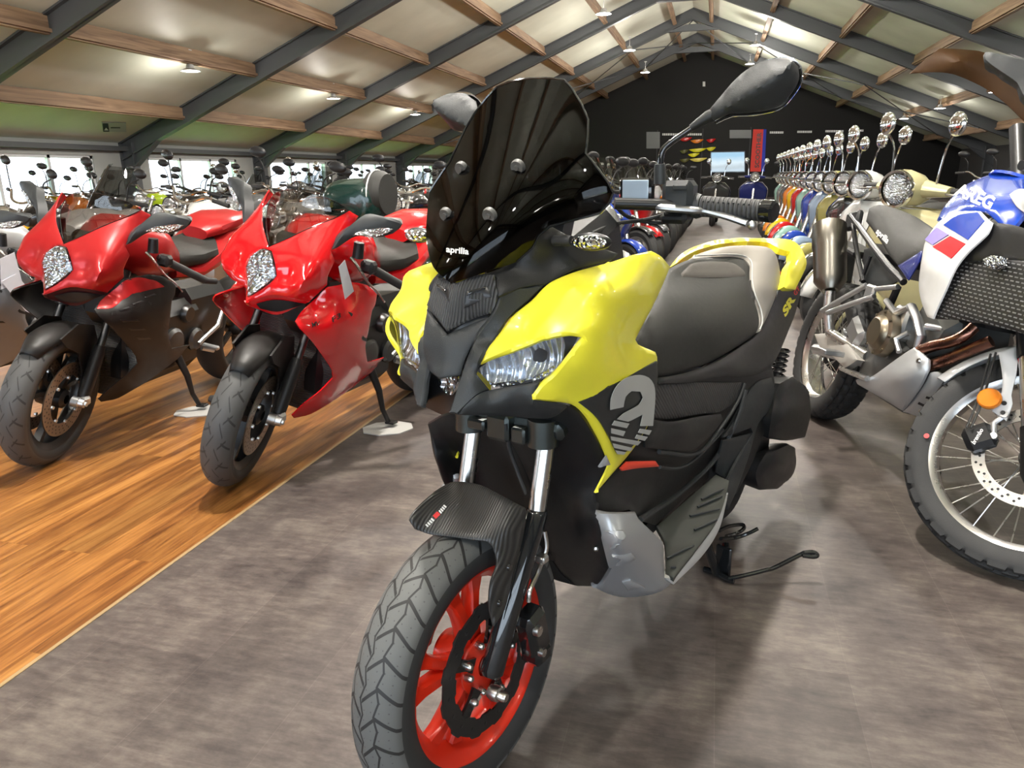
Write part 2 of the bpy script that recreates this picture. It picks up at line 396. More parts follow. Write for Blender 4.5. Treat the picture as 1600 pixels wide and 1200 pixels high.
BLK2 = mat('grey_black_plastic', (.024, .027, .0285), .46, bump=.25, scale=60)
BLKS = mat('satin_black', (.013, .013, .014), .33)
GLB = mat('gloss_black', (.010, .011, .012), .10, coat=.6)
SMOKE = glassy('smoked_screen', (.08, .078, .076), .40, rough=.03)
CLEARS = glassy('clear_screen', (.60, .58, .56), 1.0)
LENS = glassy('lamp_lens', (.93, .95, .97), 1.0)
CHR = mat('chrome', (.82, .83, .84), .09, metal=1)
STL = mat('brushed_steel', (.60, .59, .57), .28, metal=1)
ALU = mat('cast_aluminium', (.55, .56, .57), .38, metal=1)
DKM = mat('dark_metal', (.10, .10, .10), .38, metal=1)
BRZ = mat('bronze_metal', (.27, .23, .17), .35, metal=1)
SILV = mat('silver_paint', (.40, .41, .42), .36, metal=.45, coat=.2)
RUB = mat('tyre_rubber', (.022, .022, .022), .62, bump=.3, scale=40)
RUBG = mat('tyre_rubber_tread', (.075, .078, .078), .60, bump=.3, scale=40)
REDW = mat('red_wheel', (.72, .030, .010), .30, coat=.3)
REDP = mat('red_gloss', (.62, .006, .010), .14, coat=.9, var=.02)
REDM = mat('red_satin', (.42, .016, .018), .30, metal=.35, coat=.15, var=.02)
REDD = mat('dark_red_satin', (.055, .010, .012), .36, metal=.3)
GRSAT = mat('charcoal_satin', (.0125, .0115, .011), .45, metal=.0, spec=.35)
SEATB = mat('seat_black', (.019, .019, .0165), .55, bump=.5, scale=90)
SEATD = mat('seat_dark_grey', (.060, .054, .046), .55, bump=.4, scale=90)
SEATG = mat('seat_grey', (.255, .235, .205), .55, bump=.3, scale=90)
WHT = mat('white_paint', (.74, .74, .74), .22, coat=.4)
WHTP = mat('white_print', (.72, .72, .70), .5)
GRYP = mat('grey_print', (.42, .42, .40), .45)
PAPER = mat('paper', (.72, .72, .78), .8)
BLUP = mat('blue_gloss', (.008, .055, .42), .15, coat=.8)
ORL = mat('amber_reflector', (.95, .26, .01), .25, coat=.5, bump=.6, scale=200)
REFL = facet_mat('lamp_reflector')
REFLS = facet_mat('lamp_reflector_fine', s=140)
RIB = knit_mat('ribbed_black', (.018, .019, .020), 62, dirv='X', amt=.8, col2=(.055, .058, .06))
CARB = knit_mat('carbon_weave', (.014, .014, .015), 55, .36, .5, 'DIAGONAL', (.05, .05, .05))

def tread_mat(name, kind, half, dark=(.016, .016, .016), light=(.105, .108, .106), side=(.030, .031, .032), N=34.0):
    """rubber with grooves cut across the crown, computed around the axle (local x)"""
    m, t, b = newmat(name); tc = t.n('TexCoord'); sp = t.n('SeparateXYZ'); t.l(tc.outputs['Object'], sp.inputs[0])
    def M(op, a, c=None, d=None):
        x = t.n('Math', operation=op)
        for i, v in enumerate((a, c, d)):
            if v is None: continue
            if isinstance(v, (int, float)): x.inputs[i].default_value = v
            else: t.l(v, x.inputs[i])
        return x.outputs[0]
    u = M('MULTIPLY', M('ARCTAN2', sp.outputs[2], sp.outputs[1]), N / (2 * PI)); v = M('DIVIDE', sp.outputs[0], half); av = M('ABSOLUTE', v); pos = M('GREATER_THAN', v, 0.0)
    r = M('SQRT', M('ADD', M('MULTIPLY', sp.outputs[1], sp.outputs[1]), M('MULTIPLY', sp.outputs[2], sp.outputs[2])))
    def tri(x): return M('SUBTRACT', M('MULTIPLY', M('ABSOLUTE', M('SUBTRACT', M('FRACT', x), .5)), 4.0), 1.0)   # -1..1
    if kind == 'block':
        ush = M('ADD', u, M('MULTIPLY', pos, .5))
        inner = M('LESS_THAN', M('FRACT', M('ADD', ush, M('MULTIPLY', av, 1.15))), .15)
        outer = M('LESS_THAN', M('FRACT', M('ADD', M('SUBTRACT', ush, M('MULTIPLY', M('POWER', av, 2.0), .75)), .68)), .15)
        zed = M('ADD', .47, M('MULTIPLY', tri(ush), .055)); isin = M('LESS_THAN', av, zed)
        tr = M('ADD', M('MULTIPLY', inner, isin), M('MULTIPLY', outer, M('SUBTRACT', 1.0, isin)))
        circ = M('LESS_THAN', M('ABSOLUTE', M('SUBTRACT', av, zed)), .028); cen = M('LESS_THAN', M('ABSOLUTE', M('SUBTRACT', v, M('MULTIPLY', tri(u), .07))), .030)
        g = M('MAXIMUM', M('MAXIMUM', tr, circ), cen)
        dots = M('LESS_THAN', M('ADD', M('POWER', M('SUBTRACT', M('FRACT', M('MULTIPLY', u, 3.0)), .5), 2.0), M('POWER', M('MULTIPLY', M('SUBTRACT', M('FRACT', M('MULTIPLY', v, 4.5)), .5), 1.0), 2.0)), .006)
        g2 = M('MULTIPLY', dots, .5); g = M('MAXIMUM', g, g2)
        crown = M('GREATER_THAN', r, .2285); g = M('MULTIPLY', g, crown)
    else:
        g = None
        for (o, l0, l1, sl) in ((0.0, .08, .42, 1.5), (.36, .40, .86, .55), (.64, .26, .62, -1.0)):
            w = M('LESS_THAN', M('FRACT', M('ADD', M('SUBTRACT', M('ADD', u, M('MULTIPLY', pos, .5)), M('MULTIPLY', av, sl)), o)), .10)
            w = M('MULTIPLY', w, M('MULTIPLY', M('GREATER_THAN', av, l0), M('LESS_THAN', av, l1))); g = w if g is None else M('MAXIMUM', g, w)
        crown = M('GREATER_THAN', r, .255)
        g = M('MULTIPLY', g, crown)
    mx = t.n('Mix', data_type='RGBA'); mx.inputs[6].default_value = (*side, 1); mx.inputs[7].default_value = (*light, 1); t.l(crown, mx.inputs[0])
    m2 = t.n('Mix', data_type='RGBA'); t.l(g, m2.inputs[0]); t.l(mx.outputs[2], m2.inputs[6]); m2.inputs[7].default_value = (*dark, 1); t.l(m2.outputs[2], b.inputs['Base Color'])
    bp = t.n('Bump'); bp.inputs['Strength'].default_value = 1.0; bp.inputs['Distance'].default_value = .004; bp.invert = True; t.l(g, bp.inputs['Height']); t.l(bp.outputs[0], b.inputs['Normal']); b.inputs['Roughness'].default_value = .6
    return m
TREAD = tread_mat('tread_block', 'block', .056)
SLICK = tread_mat('tread_sport', 'sport', .060, light=(.058, .058, .058), N=19.0)

def ribbed_metal(name, s, d='X'):
    m, t, b = newmat(name); tc = t.n('TexCoord'); w = t.n('TexWave', wave_type='BANDS', bands_direction=d); w.inputs['Scale'].default_value = s; w.inputs['Distortion'].default_value = 1.5; t.l(tc.outputs['Object'], w.inputs[0])
    b.inputs['Base Color'].default_value = (.84, .87, .92, 1); b.inputs['Metallic'].default_value = .85; b.inputs['Roughness'].default_value = .22
    bp = t.n('Bump'); bp.inputs['Strength'].default_value = .7; bp.inputs['Distance'].default_value = .012; t.l(w.outputs[1], bp.inputs['Height']); t.l(bp.outputs[0], b.inputs['Normal']); return m
REFR = ribbed_metal('lamp_ribs', 22)
# ---------------------------------------------------------------- the building
def struct(o): o['kind'] = 'structure'; return o
XL, XR, XC, ZC, SL = -12.7, 10.5, -1.1, EYE + 5.6, .41          # side walls, ridge line, ridge height, roof slope
YB, YF = -7.0, 38.6
WX = -1.575
def zroof(x): return ZC - SL * abs(x - XC)
def build_room():
    struct(MB().box(((WX + XR) / 2, (YB + YF) / 2, -.05), (XR - WX, YF - YB, .1)).build('floor', FT))
    struct(MB().box(((XL + WX) / 2, (YB + YF) / 2, -.05), (WX - XL, YF - YB, .1)).build('floor', FW))
    struct(MB().box((WX, (YB + YF) / 2, .0015), (.012, YF - YB, .003), bev=.001).build('trim_1', mat('floor_strip', (.42, .30, .16), .4, metal=.4)))
    for k, (xa, xb) in enumerate(((XL - .3, XC), (XC, XR + .3))):
        v = [(xa, YB, zroof(xa)), (xb, YB, zroof(xb)), (xb, YF, zroof(xb)), (xa, YF, zroof(xa))]
        v += [(p[0], p[1], p[2] + .12) for p in v]
        struct(MB().add(v, [(0, 1, 2, 3), (7, 6, 5, 4), (0, 4, 5, 1), (1, 5, 6, 2), (2, 6, 7, 3), (3, 7, 4, 0)], False).build('ceiling', CEIL))
    # end walls
    for nm, y, th, m in (('wall_far', YF, .2, WALLB), ('wall_back', YB - .2, .2, mat('wall_back_grey', (.22, .21, .2), .7))):
        poly = [(XL, 0), (XR, 0), (XR, zroof(XR)), (XC, ZC), (XL, zroof(XL))]
        if nm == 'wall_far': struct(MB().prism(poly, 'Y', y, y + th).build(nm, m)); continue
        wb = MB(); wb.prism([(XL, 3.0), (XR, 3.0), (XR, zroof(XR)), (XC, ZC), (XL, zroof(XL))] if 0 else [(XL, 2.0), (XR, 2.0), (XR, zroof(XR)), (6.0, zroof(6.0)), (6.0, 3.1), (-8.0, 3.1), (-8.0, zroof(-8.0)), (XL, zroof(XL))] if 0 else [(-8.0, 3.1), (6.0, 3.1), (6.0, zroof(6.0)), (XC, ZC), (-8.0, zroof(-8.0))], 'Y', y, y + th)
        wb.prism([(XL, 0), (-8.0, 0), (-8.0, zroof(-8.0)), (XL, zroof(XL))], 'Y', y, y + th); wb.prism([(6.0, 0), (XR, 0), (XR, zroof(XR)), (6.0, zroof(6.0))], 'Y', y, y + th)
        wb.box((-1, y + th / 2, .1), (14, th, .2)); struct(wb.build(nm, m, fix=False))
        fr = MB()
        for xx in (-8, -4.5, -1, 2.5, 6): fr.box((xx, y + .1, 1.65), (.09, .1, 2.9))
        for zz in (.23, 2.1, 3.07): fr.box((-1, y + .1, zz), (14, .1, .07))
        fo = struct(fr.build('window_20', WFR)); MB().box((-1, y + .1, 1.65), (13.9, .01, 2.8)).build('pane', PANE, fo)
    struct(MB().box((XR + .1, (YB + YF) / 2, 1.1), (.2, YF - YB, 2.2)).build('wall_right', mat('wall_right_dark', (.05, .048, .045), .6)))
    # left wall with a window band per bay
    yc = [14.3 + 5 * k for k in range(-4, 5)]
    zt, zb = 1.70, .55; w = MB(); ztop = zroof(XL)
    w.box((XL - .1, (YB + YF) / 2, (zt + ztop) / 2 + .03), (.2, YF - YB, ztop - zt + .06)); w.box((XL - .1, (YB + YF) / 2, zb / 2), (.2, YF - YB, zb))
    edges = [YB]; wins = []
    for c in yc:
        a, b = c + .75, c + 4.15
        if b < YF: wins.append((a, b))
    prev = YB
    for a, b in wins:
        w.box((XL - .1, (prev + a) / 2, (zt + zb) / 2), (.2, a - prev, zt - zb)); prev = b
    w.box((XL - .1, (prev + YF) / 2, (zt + zb) / 2), (.2, YF - prev, zt - zb))
    struct(w.build('wall_left', WALLG, fix=False))
    for k, (a, b) in enumerate(wins):
        fr = MB(); x = XL - .06
        for z in (zt - .03, zb + .03): fr.box((x, (a + b) / 2, z), (.07, b - a, .06))
        for y in (a + .03, b - .03, a + 1.15, a + 2.3): fr.box((x, y, (zt + zb) / 2), (.07, .07, zt - zb))
        o = struct(fr.build('window_%d' % (k + 1), WFR)); MB().box((x, (a + b) / 2, (zt + zb) / 2), (.006, b - a - .06, zt - zb - .06)).build('pane', PANE, o)
        MB().box((XL + .06, (a + b) / 2, zb - .02), (.22, b - a + .1, .03)).build('window_sill', WFR, o)
    # roller box along the eave
    struct(MB().box((XL + .09, (YB + YF) / 2, 1.86), (.18, YF - YB, .10)).build('trim_2', STEELG))
    # steel portals
    for c in [14.3 + 5 * k for k in range(-4, 5)]:
        m = MB(); h, wd = .38, .17
        for sx in (-1, 1):
            xe = XL if sx < 0 else XR
            def sec(x, dz=0): zt_ = zroof(x) - .005; return zt_
            for (y0, y1, da, db) in ((c - wd / 2, c + wd / 2, h - .03, h), (c - .012, c + .012, 0, h), (c - wd / 2, c + wd / 2, 0, .03)):
                xs = [xe, XC]; v = []
                for x in xs:
                    for y in (y0, y1):
                        for d in (da, db): v.append((x, y, sec(x) - d))
                m.add(v, [(0, 1, 3, 2), (4, 6, 7, 5), (0, 4, 5, 1), (2, 3, 7, 6), (0, 2, 6, 4), (1, 5, 7, 3)], False)
            # haunch wedge and column
            x2 = xe - sx * 1.0; v = []
            for y in (c - .012, c + .012): v += [(xe, y, sec(xe) - h), (x2, y, sec(x2) - h), (xe, y, sec(xe) - h - .40)]
            m.add(v, [(0, 1, 2), (3, 5, 4), (0, 3, 4, 1), (1, 4, 5, 2), (2, 5, 3, 0)], False)
            v = []
            for y in (c - wd / 2, c + wd / 2): v += [(xe, y, sec(xe) - h - .40), (x2, y, sec(x2) - h), (x2, y, sec(x2) - h + .03), (xe, y, sec(xe) - h - .37)]
            m.add(v, [(0, 1, 2, 3), (7, 6, 5, 4), (0, 4, 5, 1), (1, 5, 6, 2), (2, 6, 7, 3), (3, 7, 4, 0)], False)
            xc = xe - sx * .17; hh = zroof(xe)
            m.box((xc, c, hh / 2), (.30, .02, hh)); m.box((xc - .16, c, hh / 2), (.03, wd, hh)); m.box((xc + .16, c, hh / 2), (.03, wd, hh))
        # ridge haunch
        for y in (c - .012, c + .012): pass
        v = []
        for y in (c - wd / 2, c + wd / 2): v += [(XC - .9, y, zroof(XC - .9) - h), (XC + .9, y, zroof(XC + .9) - h), (XC + .25, y, ZC - h - .16), (XC - .25, y, ZC - h - .16)]
        m.add(v, [(0, 1, 2, 3), (7, 6, 5, 4), (0, 4, 5, 1), (1, 5, 6, 2), (2, 6, 7, 3), (3, 7, 4, 0)], False)
        o = m.build('steel_portal_frame', STEELG, fix=False); struct(o)
    # timber purlins between the portals, one run per line
    for x in (-11.05, -9.2, -7.35, -5.4, -3.5, -1.75, -.45, 1.3, 3.2, 5.15, 7.1, 8.95):
        z = zroof(x); a = math.atan(SL) * (-1 if x < XC else 1)
        m = MB(); m.box((x, (YB + YF) / 2, z - .13), (.085, YF - YB, .26), ry=-a * 0)
        m.box((x + .06 * (1 if x < XC else -1), (YB + YF) / 2, z - .21), (.05, YF - YB, .05))
        struct(m.build('timber_purlin', TIM, fix=False))
    # thin wind bracing rods
    for (y0, y1) in ((29.3, 34.3),):
        m = MB()
        xs = [-10.6, -6.9, -3.2, XC, 1.0, 4.7, 8.4]
        for i in range(len(xs) - 1):
            for p, q in ((y0, y1), (y1, y0)):
                m.tube([(xs[i], p, zroof(xs[i]) - .40), (xs[i + 1], q, zroof(xs[i + 1]) - .40)], .02, 6)
        struct(m.build('roof_bracing', STEELG, fix=False))
    # dark panelling lines on the far wall
    for k, x in enumerate((-2.9, -.75, 1.45)):
        struct(MB().box((x, YF - .01, 1.6), (.03, .03, 3.2)).build('trim_%d' % (k + 3), mat('panel_joint', (.03, .03, .03), .5)))
build_room()
LAWN = mat('lawn_green', (.16, .42, .035), .9, var=.25, scale=2)
struct(MB().box((XL - 5.6, 16, -.16), (10.6, 110, .2)).build('lawn', LAWN))
struct(MB().box((XL - 41, 16, -.17), (60, 130, .2)).build('yard_ground', mat('yard_gravel', (.55, .55, .52), .9, var=.1)))
struct(MB().box((0, YB - 14, -.17), (60, 28, .2)).build('terrace_ground', mat('terrace_paving', (.45, .44, .42), .9, var=.1)))
# ---------------------------------------------------------------- helpers for vehicles
def decal_text(txt, quad, surf, m, parent, name='lettering', off=.0015, bold=.02, shear=0.0):
    """text laid on a traced surface: quad = TL, TR, BR, BL in picture space, surf(px,py)->3d"""
    cu = bpy.data.curves.new('t', 'FONT'); cu.body = txt; cu.offset = bold; cu.resolution_u = 3; cu.shear = shear
    ob = bpy.data.objects.new('t', cu); COL.objects.link(ob); dg = bpy.context.evaluated_depsgraph_get(); me = bpy.data.meshes.new_from_object(ob.evaluated_get(dg))
    bpy.data.objects.remove(ob); bpy.data.curves.remove(cu)
    bm = bmesh.new(); bm.from_mesh(me); bmesh.ops.triangulate(bm, faces=bm.faces); bm.verts.ensure_lookup_table()
    xs = [v.co.x for v in bm.verts]; ys = [v.co.y for v in bm.verts]; x0, x1, y0, y1 = min(xs), max(xs), min(ys), max(ys)
    q = [np.array(p, float) for p in quad]
    for v in bm.verts:
        u = (v.co.x - x0) / (x1 - x0); w = (v.co.y - y0) / (y1 - y0)
        p = (q[3] * (1 - u) + q[2] * u) * (1 - w) + (q[0] * (1 - u) + q[1] * u) * w
        r = surf(p[0], p[1]); v.co = Vector(r)
    # lift off the surface toward the outside
    c = Vector(surf.c)
    for v in bm.verts: v.co += (c - v.co).normalized() * off
    bm.to_mesh(me); bm.free(); me.materials.clear(); me.materials.append(m); me.name = name
    return link(bpy.data.objects.new(name, me), parent)
class Surf:
    def __init__(s, fr, ctrl, kern='tps', ax=0, lam=.003): s.f = _rbf(ctrl, kern, lam); s.fr = fr; s.ax = ax; s.c = fr.c
    def __call__(s, px, py): return s.fr.px(px, py, s.f(px, py), s.ax)
def path(fr, pts, ax=0): return [Vector(fr.px(p[0], p[1], p[2], ax)) for p in pts]
def smooth_path(P, k=4):
    P = [Vector(p) for p in P]; out = []
    for i in range(len(P) - 1):
        p0 = P[i - 1] if i else P[0] * 2 - P[1]; p1, p2 = P[i], P[i + 1]; p3 = P[i + 2] if i + 2 < len(P) else P[-1] * 2 - P[-2]
        for j in range(k):
            t = j / k; out.append(.5 * ((2 * p1) + (p2 - p0) * t + (2 * p0 - 5 * p1 + 4 * p2 - p3) * t * t + (3 * p1 - p0 - 3 * p2 + p3) * t**3))
    out.append(P[-1]); return out
def tyre(name, parent, R, W, rimR, m, kind, M, nu=360, nv=30, m2=None, side=.75):
    """tyre around local x; kind picks the tread cut into the crown"""
    half = W / 2; prof = []
    nv2 = nv
    for i in range(nv2 + 1):                       # across, from one bead to the other
        t = i / nv2 * 2 - 1; s = abs(t); sg = 1 if t >= 0 else -1
        if s <= .62: q = s / .62; a = q * math.radians(62 if kind != 'knob' else 50); x = math.sin(a) / math.sin(math.radians(62 if kind != 'knob' else 50)) * half * .93; r = R - (1 - math.cos(a)) * half * (1.05 if kind != 'knob' else .75)
        else:
            q = (s - .62) / .38; p0 = None
            ra = R - (1 - math.cos(math.radians(62 if kind != 'knob' else 50))) * half * (1.05 if kind != 'knob' else .75)
            r = ra + (rimR - ra) * q; x = half * (.93 + .07 * math.sin(q * PI * .8) * 1.0 - .20 * q * q)
        prof.append((r, sg * x, t))
    V = []; F = []; mi = []
    def cut(u, t):
        s = abs(t)
        if kind == 'block' and m is TREAD or kind == 'sport': return 0
        if kind == 'block':        # angular blocks of an all-road tyre
            N = 26; ph = (u * N / (2 * PI)); k = 0
            lane = s / .62
            if lane > 1.02: return 0
            sgn = 1 if t > 0 else -1
            if lane < .5: z = ph + .5 * (sgn > 0) + lane * 1.1
            else: z = ph + .5 * (sgn > 0) + .55 - (lane - .5) * .9
            fz = z % 1.0; g = fz < .10 or fz > .95
            zig = .50 + .10 * (1 if (ph + .5 * (sgn > 0)) % 1 < .5 else -1) * (((ph * 2) % 1))
            if abs(lane - zig) < .045: g = True
            if abs(t / .62 - .06 * math.sin(ph * 2 * PI)) < .035: g = True
            return .006 if g else 0
        if kind == 'knob':
            N = 34; ph = u * N / (2 * PI); lane = t / .62
            if abs(lane) > 1.12: return 0
            row = int((lane + 1.1) / .44); fz = (ph + .5 * (row % 2)) % 1; fl = ((lane + 1.1) / .44) % 1
            return .009 if (fz < .24 or fl < .16) else 0
        if kind == 'sport':
            N = 13; ph = u * N / (2 * PI); lane = t / .62
            for k, (c, l0, l1, sl, o) in enumerate(((0, .10, .44, 1.35, .0), (0, .42, .95, .55, .35), (0, .30, .62, -.9, .62))):
                al = abs(lane); oo = o + (.5 if lane > 0 else 0)
                if l0 < al < l1:
                    d = (ph - oo - (al - l0) * sl) % 1
                    if d < .045 : return .004
            return 0
        return 0
    for i in range(nu):
        u = 2 * PI * i / nu
        for (r, x, t) in prof:
            rr = r - cut(u, t); V.append((x, rr * math.cos(u), rr * math.sin(u)))
    n = len(prof)
    for i in range(nu):
        j = (i + 1) % nu
        for k in range(n - 1):
            F.append((i * n + k, j * n + k, j * n + k + 1, i * n + k + 1))
            d = 1 if (m2 and abs(prof[k][2]) < .62 and cut(2 * PI * i / nu, prof[k][2]) == 0) else 0
            mi.append(d)
    me = bpy.data.meshes.new(name); me.from_pydata(V, [], F); me.materials.append(m)
    if m2: me.materials.append(m2)
    me.polygons.foreach_set('material_index', mi); me.polygons.foreach_set('use_smooth', [True] * len(F)); me.update(); me.set_sharp_from_angle(angle=math.radians(50))
    o = link(bpy.data.objects.new(name, me), parent); o.matrix_local = M; return o
def disc(name, parent, r0, r1, m, M, x=0.0, th=.004, wavy=0, holes=26, rows=3):
    mb = MB(); n = 144; V = []
    for k in range(n):
        a = 2 * PI * k / n; R = r1 * (1 + .022 * wavy * (1 if math.sin(a * 12) > .25 else -.6)); q = r0 * (1 + .03 * wavy * (1 if math.sin(a * 12) > .25 else -.6))
        for (rr, xx) in ((q, -th / 2), (R, -th / 2), (R, th / 2), (q, th / 2)): V.append((x + xx, rr * math.cos(a), rr * math.sin(a)))
    F = [(k * 4 + i, k * 4 + (i + 1) % 4, ((k + 1) % n) * 4 + (i + 1) % 4, ((k + 1) % n) * 4 + i) for k in range(n) for i in range(4)]
    mb.add(V, F, False)
    for k in range(holes):
        for j in range(rows):
            a = 2 * PI * (k + j * .33) / holes; rr = r0 * 1.06 + (r1 * .96 - r0 * 1.06) * (j + .5) / rows
            for sx in (-1, 1):
                mb.lathe([(0, sx * th * .56), (.0035, sx * th * .56), (.004, sx * th * .5)], c=(x, rr * math.cos(a), rr * math.sin(a)), n=8, mi=1)
    o = mb.build(name, [m, BLKS], parent, fix=False, auto=30); o.matrix_local = M; return o

# ---------------------------------------------------------------- the yellow scooter
FS = Frame(-.398, 1.142, 19.5)
mat('label_red', (.6, .02, .02), .4)
def build_scooter():
    fr = FS; T = thing('scooter', 'yellow and black scooter with tall smoked screen on its centre stand', 'scooter', fr)
    def both(o): mirror(o)
    # --- windscreen
    so = [(705,443,0),(683,425,-.045),(674,411,-.075),(666.7,380,-.115),(666,350,-.155),(668,327,-.18),(671,300,-.187),(680,286,-.186),(692,268,-.176),(703,252,-.158),(714,228,-.145),(726,203,-.133),(742,176,-.118),(760,153,-.10),(777,135,-.078),(795,128,-.055),(824,123,-.018),(853,122,.022),(882,125,.068),(893,138,.083),(909,164,.108),(919,187,.129),(918,217,.140),(915,240,.150),(929,257,.162),(949,284,.180),(958,301,.188),(952,316,.187),(938,333,.180),(900,343,.150),(859,354,.120),(842,368,.112),(832,387,.104),(807,409,.078),(770,421,.05),(745,430,.03)]
    si = [(722,265,-.058),(810,263,.058),(698,337,-.044),(766,338,.044),(757,263,-.004),(727,337,-.002),(806,190,.0),(760,200,-.06),(865,200,.07),(690,390,-.045),(780,385,.062),(726,395,.0),(850,270,.095),(690,290,-.105),(880,310,.14),(830,330,.095)]
    sc = shell('windscreen', T, fr, so, SMOKE, si, th=.004, step=11, rnd=.0, kern='poly', inset=3)
    MB().tube([Vector(sf_) for sf_ in [fr.px(x, y, _rbf(so + si, 'poly')(x, y)) for x, y, l in so[6:34]]], .0022, 6, caps=False).build('screen_rim', GLB, sc)  # thin gloss tube added along the edge to catch a line of light
    ssf = Surf(fr, so + si, 'poly')
    for (x, y) in ((722,265),(810,263),(698,337),(766,338)):
        p = Vector(ssf(x, y)); m = MB(); M = Matrix.Translation(p + Vector((0, -.004, .001))) @ Matrix.Rotation(math.radians(22), 4, 'X')
        m.lathe([(0, -.004), (.004, -.004), (.0045, -.001), (.011, -.002), (.0125, .002), (.0125, .006)], axis='Y', M=M, n=24); m.build('screen_bolt', mat('bolt_cap', (.085, .085, .08), .45), sc)
    decal_text('aprilia', [(697,384),(733,388),(732,401),(697,397)], ssf, WHTP, sc, off=.002, bold=.03)
    # --- nose
    up = [(665,476,-.066),(680,432,-.06),(700,436,-.028),(712,441,0),(745,428,.03),(771,428,.058),(779,464,.072),(767,489,.066),(740,498,.035),(697,517,0)]
    shell('upper_grille', T, fr, up, RIB, [(704,478,0),(675,460,-.055),(760,460,.055)], th=.006, step=8)
    usf = up + [(704,478,0),(675,460,-.055),(760,460,.055)]
    for q in ([(728,455),(762,447),(768,464),(725,482)], [(681,443),(701,452),(702,472),(684,452)]):
        f = _rbf(usf, 'tps'); c = [(x, y, f(x, y)) for x, y in q]
        shell('grille_vent', T, fr, c, BLKS, th=.003, step=8, off=.0015, rnd=.001, inset=1.5)
        c2 = [(x, y, f(x, y)) for x, y in ((q[0][0] + 3, q[0][1] + 1), (q[1][0] - 3, q[1][1] + 1), (q[1][0] - 3, q[1][1] + 5), (q[0][0] + 2, q[0][1] + 7))]
        shell('grille_vent', T, fr, c2, GLB, th=.003, step=8, off=.004, rnd=.001, inset=1.5)
    ce = [(665,480,-.066),(696.5,521,0),(740,502,.035),(767.5,492,.066),(745,522,.047),(728,556,.037),(718,585.4,.032),(682,589.6,-.002),(662.5,575.5,-.044),(657,538.6,-.052),(659.7,507.5,-.058)]
    shell('nose_panel', T, fr, ce, BLK2, [(690,555,-.001)], th=.005, step=8, off=-.003)
    pr = [(775,430,.058),(779,465,.072),(769,491,.068),(746,522,.049),(729,556,.038),(719,585.4,.033),(708,621,.031),(701,645,.030),(715,648,.044),(747,618,.068),(767,609.5,.074),(746,585,.060),(749,567,.066),(761.6,544,.073),(778.6,521.6,.077),(801,493,.087),(829.6,467.8,.10),(856.5,441,.117),(815,448,.092)]
    both(shell('nose_surround', T, fr, pr, BLK2, [(735,590,.056),(755,545,.066),(760,530,.058),(790,480,.078)], th=.006, step=8, rnd=.004))
    be = [(701,645,.030),(715,648,.044),(747,617,.068),(767,608.5,.074),(818,601,.128),(846,595,.150),(835,618,.145),(835,626,.146),(886,634,.166),(893,634,.168),(861,655,.140),(800,653,.09),(760,651,.07),(722,650,.045)]
    both(shell('nose_beak', T, fr, be, BLK2, [(780,630,.092),(745,636,.066)], th=.012, step=8))
    shell('nose_core', T, fr, [(671,480,-.06),(697,498,0),(762,478,.06),(742,530,.045),(716,575,.03),(690,578,0),(668,560,-.04),(662,520,-.055)], BLKS, th=.03, off=-.014, rnd=0)
    # recess and centre lamp
    shell('nose_recess', T, fr, [(660,572,-.01),(684,588,-.02),(719,584,-.02),(709,622,-.02),(702,644,-.02),(690,648,-.01),(656,632,0)], BLKS, th=.01, ax=1, rnd=0)
    cl = [(684,592,-.03),(716,588,-.03),(712,606,-.03),(704,617,-.03),(694,612,-.03),(687,603,-.03)]
    lr = shell('position_lamp', T, fr, cl, REFL, [(700,600,-.022)], th=.005, ax=1, step=5, rnd=0); shell('lamp_lens', lr, fr, cl, LENS, th=.002, ax=1, off=.004, rnd=0)
    # --- cockpit cowl
    co_ = [(745,431,.03),(775,430,.058),(779,464,.074),(815,448,.094),(856,441,.117),(889,425,.136),(920,415,.15),(958,405,.167),(968,396,.17),(940,386,.150),(905,376,.135),(880,362,.115),(858,350,.10),(843,362,.105),(832,384,.098),(807,406,.074),(775,420,.048)]
    both(shell('cockpit_cowl', T, fr, co_, BLK, [(860,410,.11),(815,425,.082)], th=.006, step=9))
    m = MB(); m.box((0, .30, .98), (.22, .22, .16), bev=.03, rx=math.radians(18)); m.build('instrument_cowl', BLK, T)
    m = MB(); m.box((0, .185, 1.06), (.20, .07, .13), bev=.02, rx=math.radians(-25)); m.build('screen_bracket', BLKS, T)
    # --- yellow side panel, with lamp and dark logo field
    ye = [(856,441,.117),(889,425,.138),(920,415.4,.152),(954,407,.168),(988,397,.182),(1020,391,.19),(1036,400,.194),(1050,417,.196),(1036,451,.198),(1022,481,.199),(1008,507,.2),(996,531,.201),(1000,538,.201),(1027,550,.203),(1030,558,.204),(1029,593,.205),(1025,620,.204),(1020,655,.200),(1001,690,.192),(985,712,.183),(933,772,.168),(951,737,.180),(954,724.7,.184),(946,702,.187),(933,677,.188),(917,653,.184),(893,633.5,.170),(835,626,.147),(834,618,.147),(846.6,601,.152),(866.5,584,.170),(911.8,527.3,.207),(883.5,521.6,.186),(852,527,.160),(801,547,.111),(750,569.8,.066),(761.6,544,.074),(778.6,521.6,.078),(801,493,.088),(829.6,467.8,.101)]
    yi = [(929,445,.198),(880,470,.158),(925,480,.203),(918,510,.209),(905,575,.203),(885,607,.176),(935,560,.215),(960,600,.213),(985,450,.212),(990,500,.207),(840,500,.128),(870,498,.160),(820,520,.112),(960,520,.216)]
    both(shell('side_panel', T, fr, ye, YEL, yi, th=.004, step=8, rnd=.004, inset=3.5))
    hl = [(746,581,.060),(761.6,568,.072),(801,550,.109),(852,530,.160),(883.5,523.5,.185),(909,529,.205),(897,551,.195),(866.5,582,.168),(846,594,.151),(818,602,.127),(767,608.5,.074),(748,590,.061)]
    h = shell('headlight', T, fr, hl, BLKS, th=.012, off=-.03, rnd=0, step=9)
    f = _rbf(hl, 'lin')
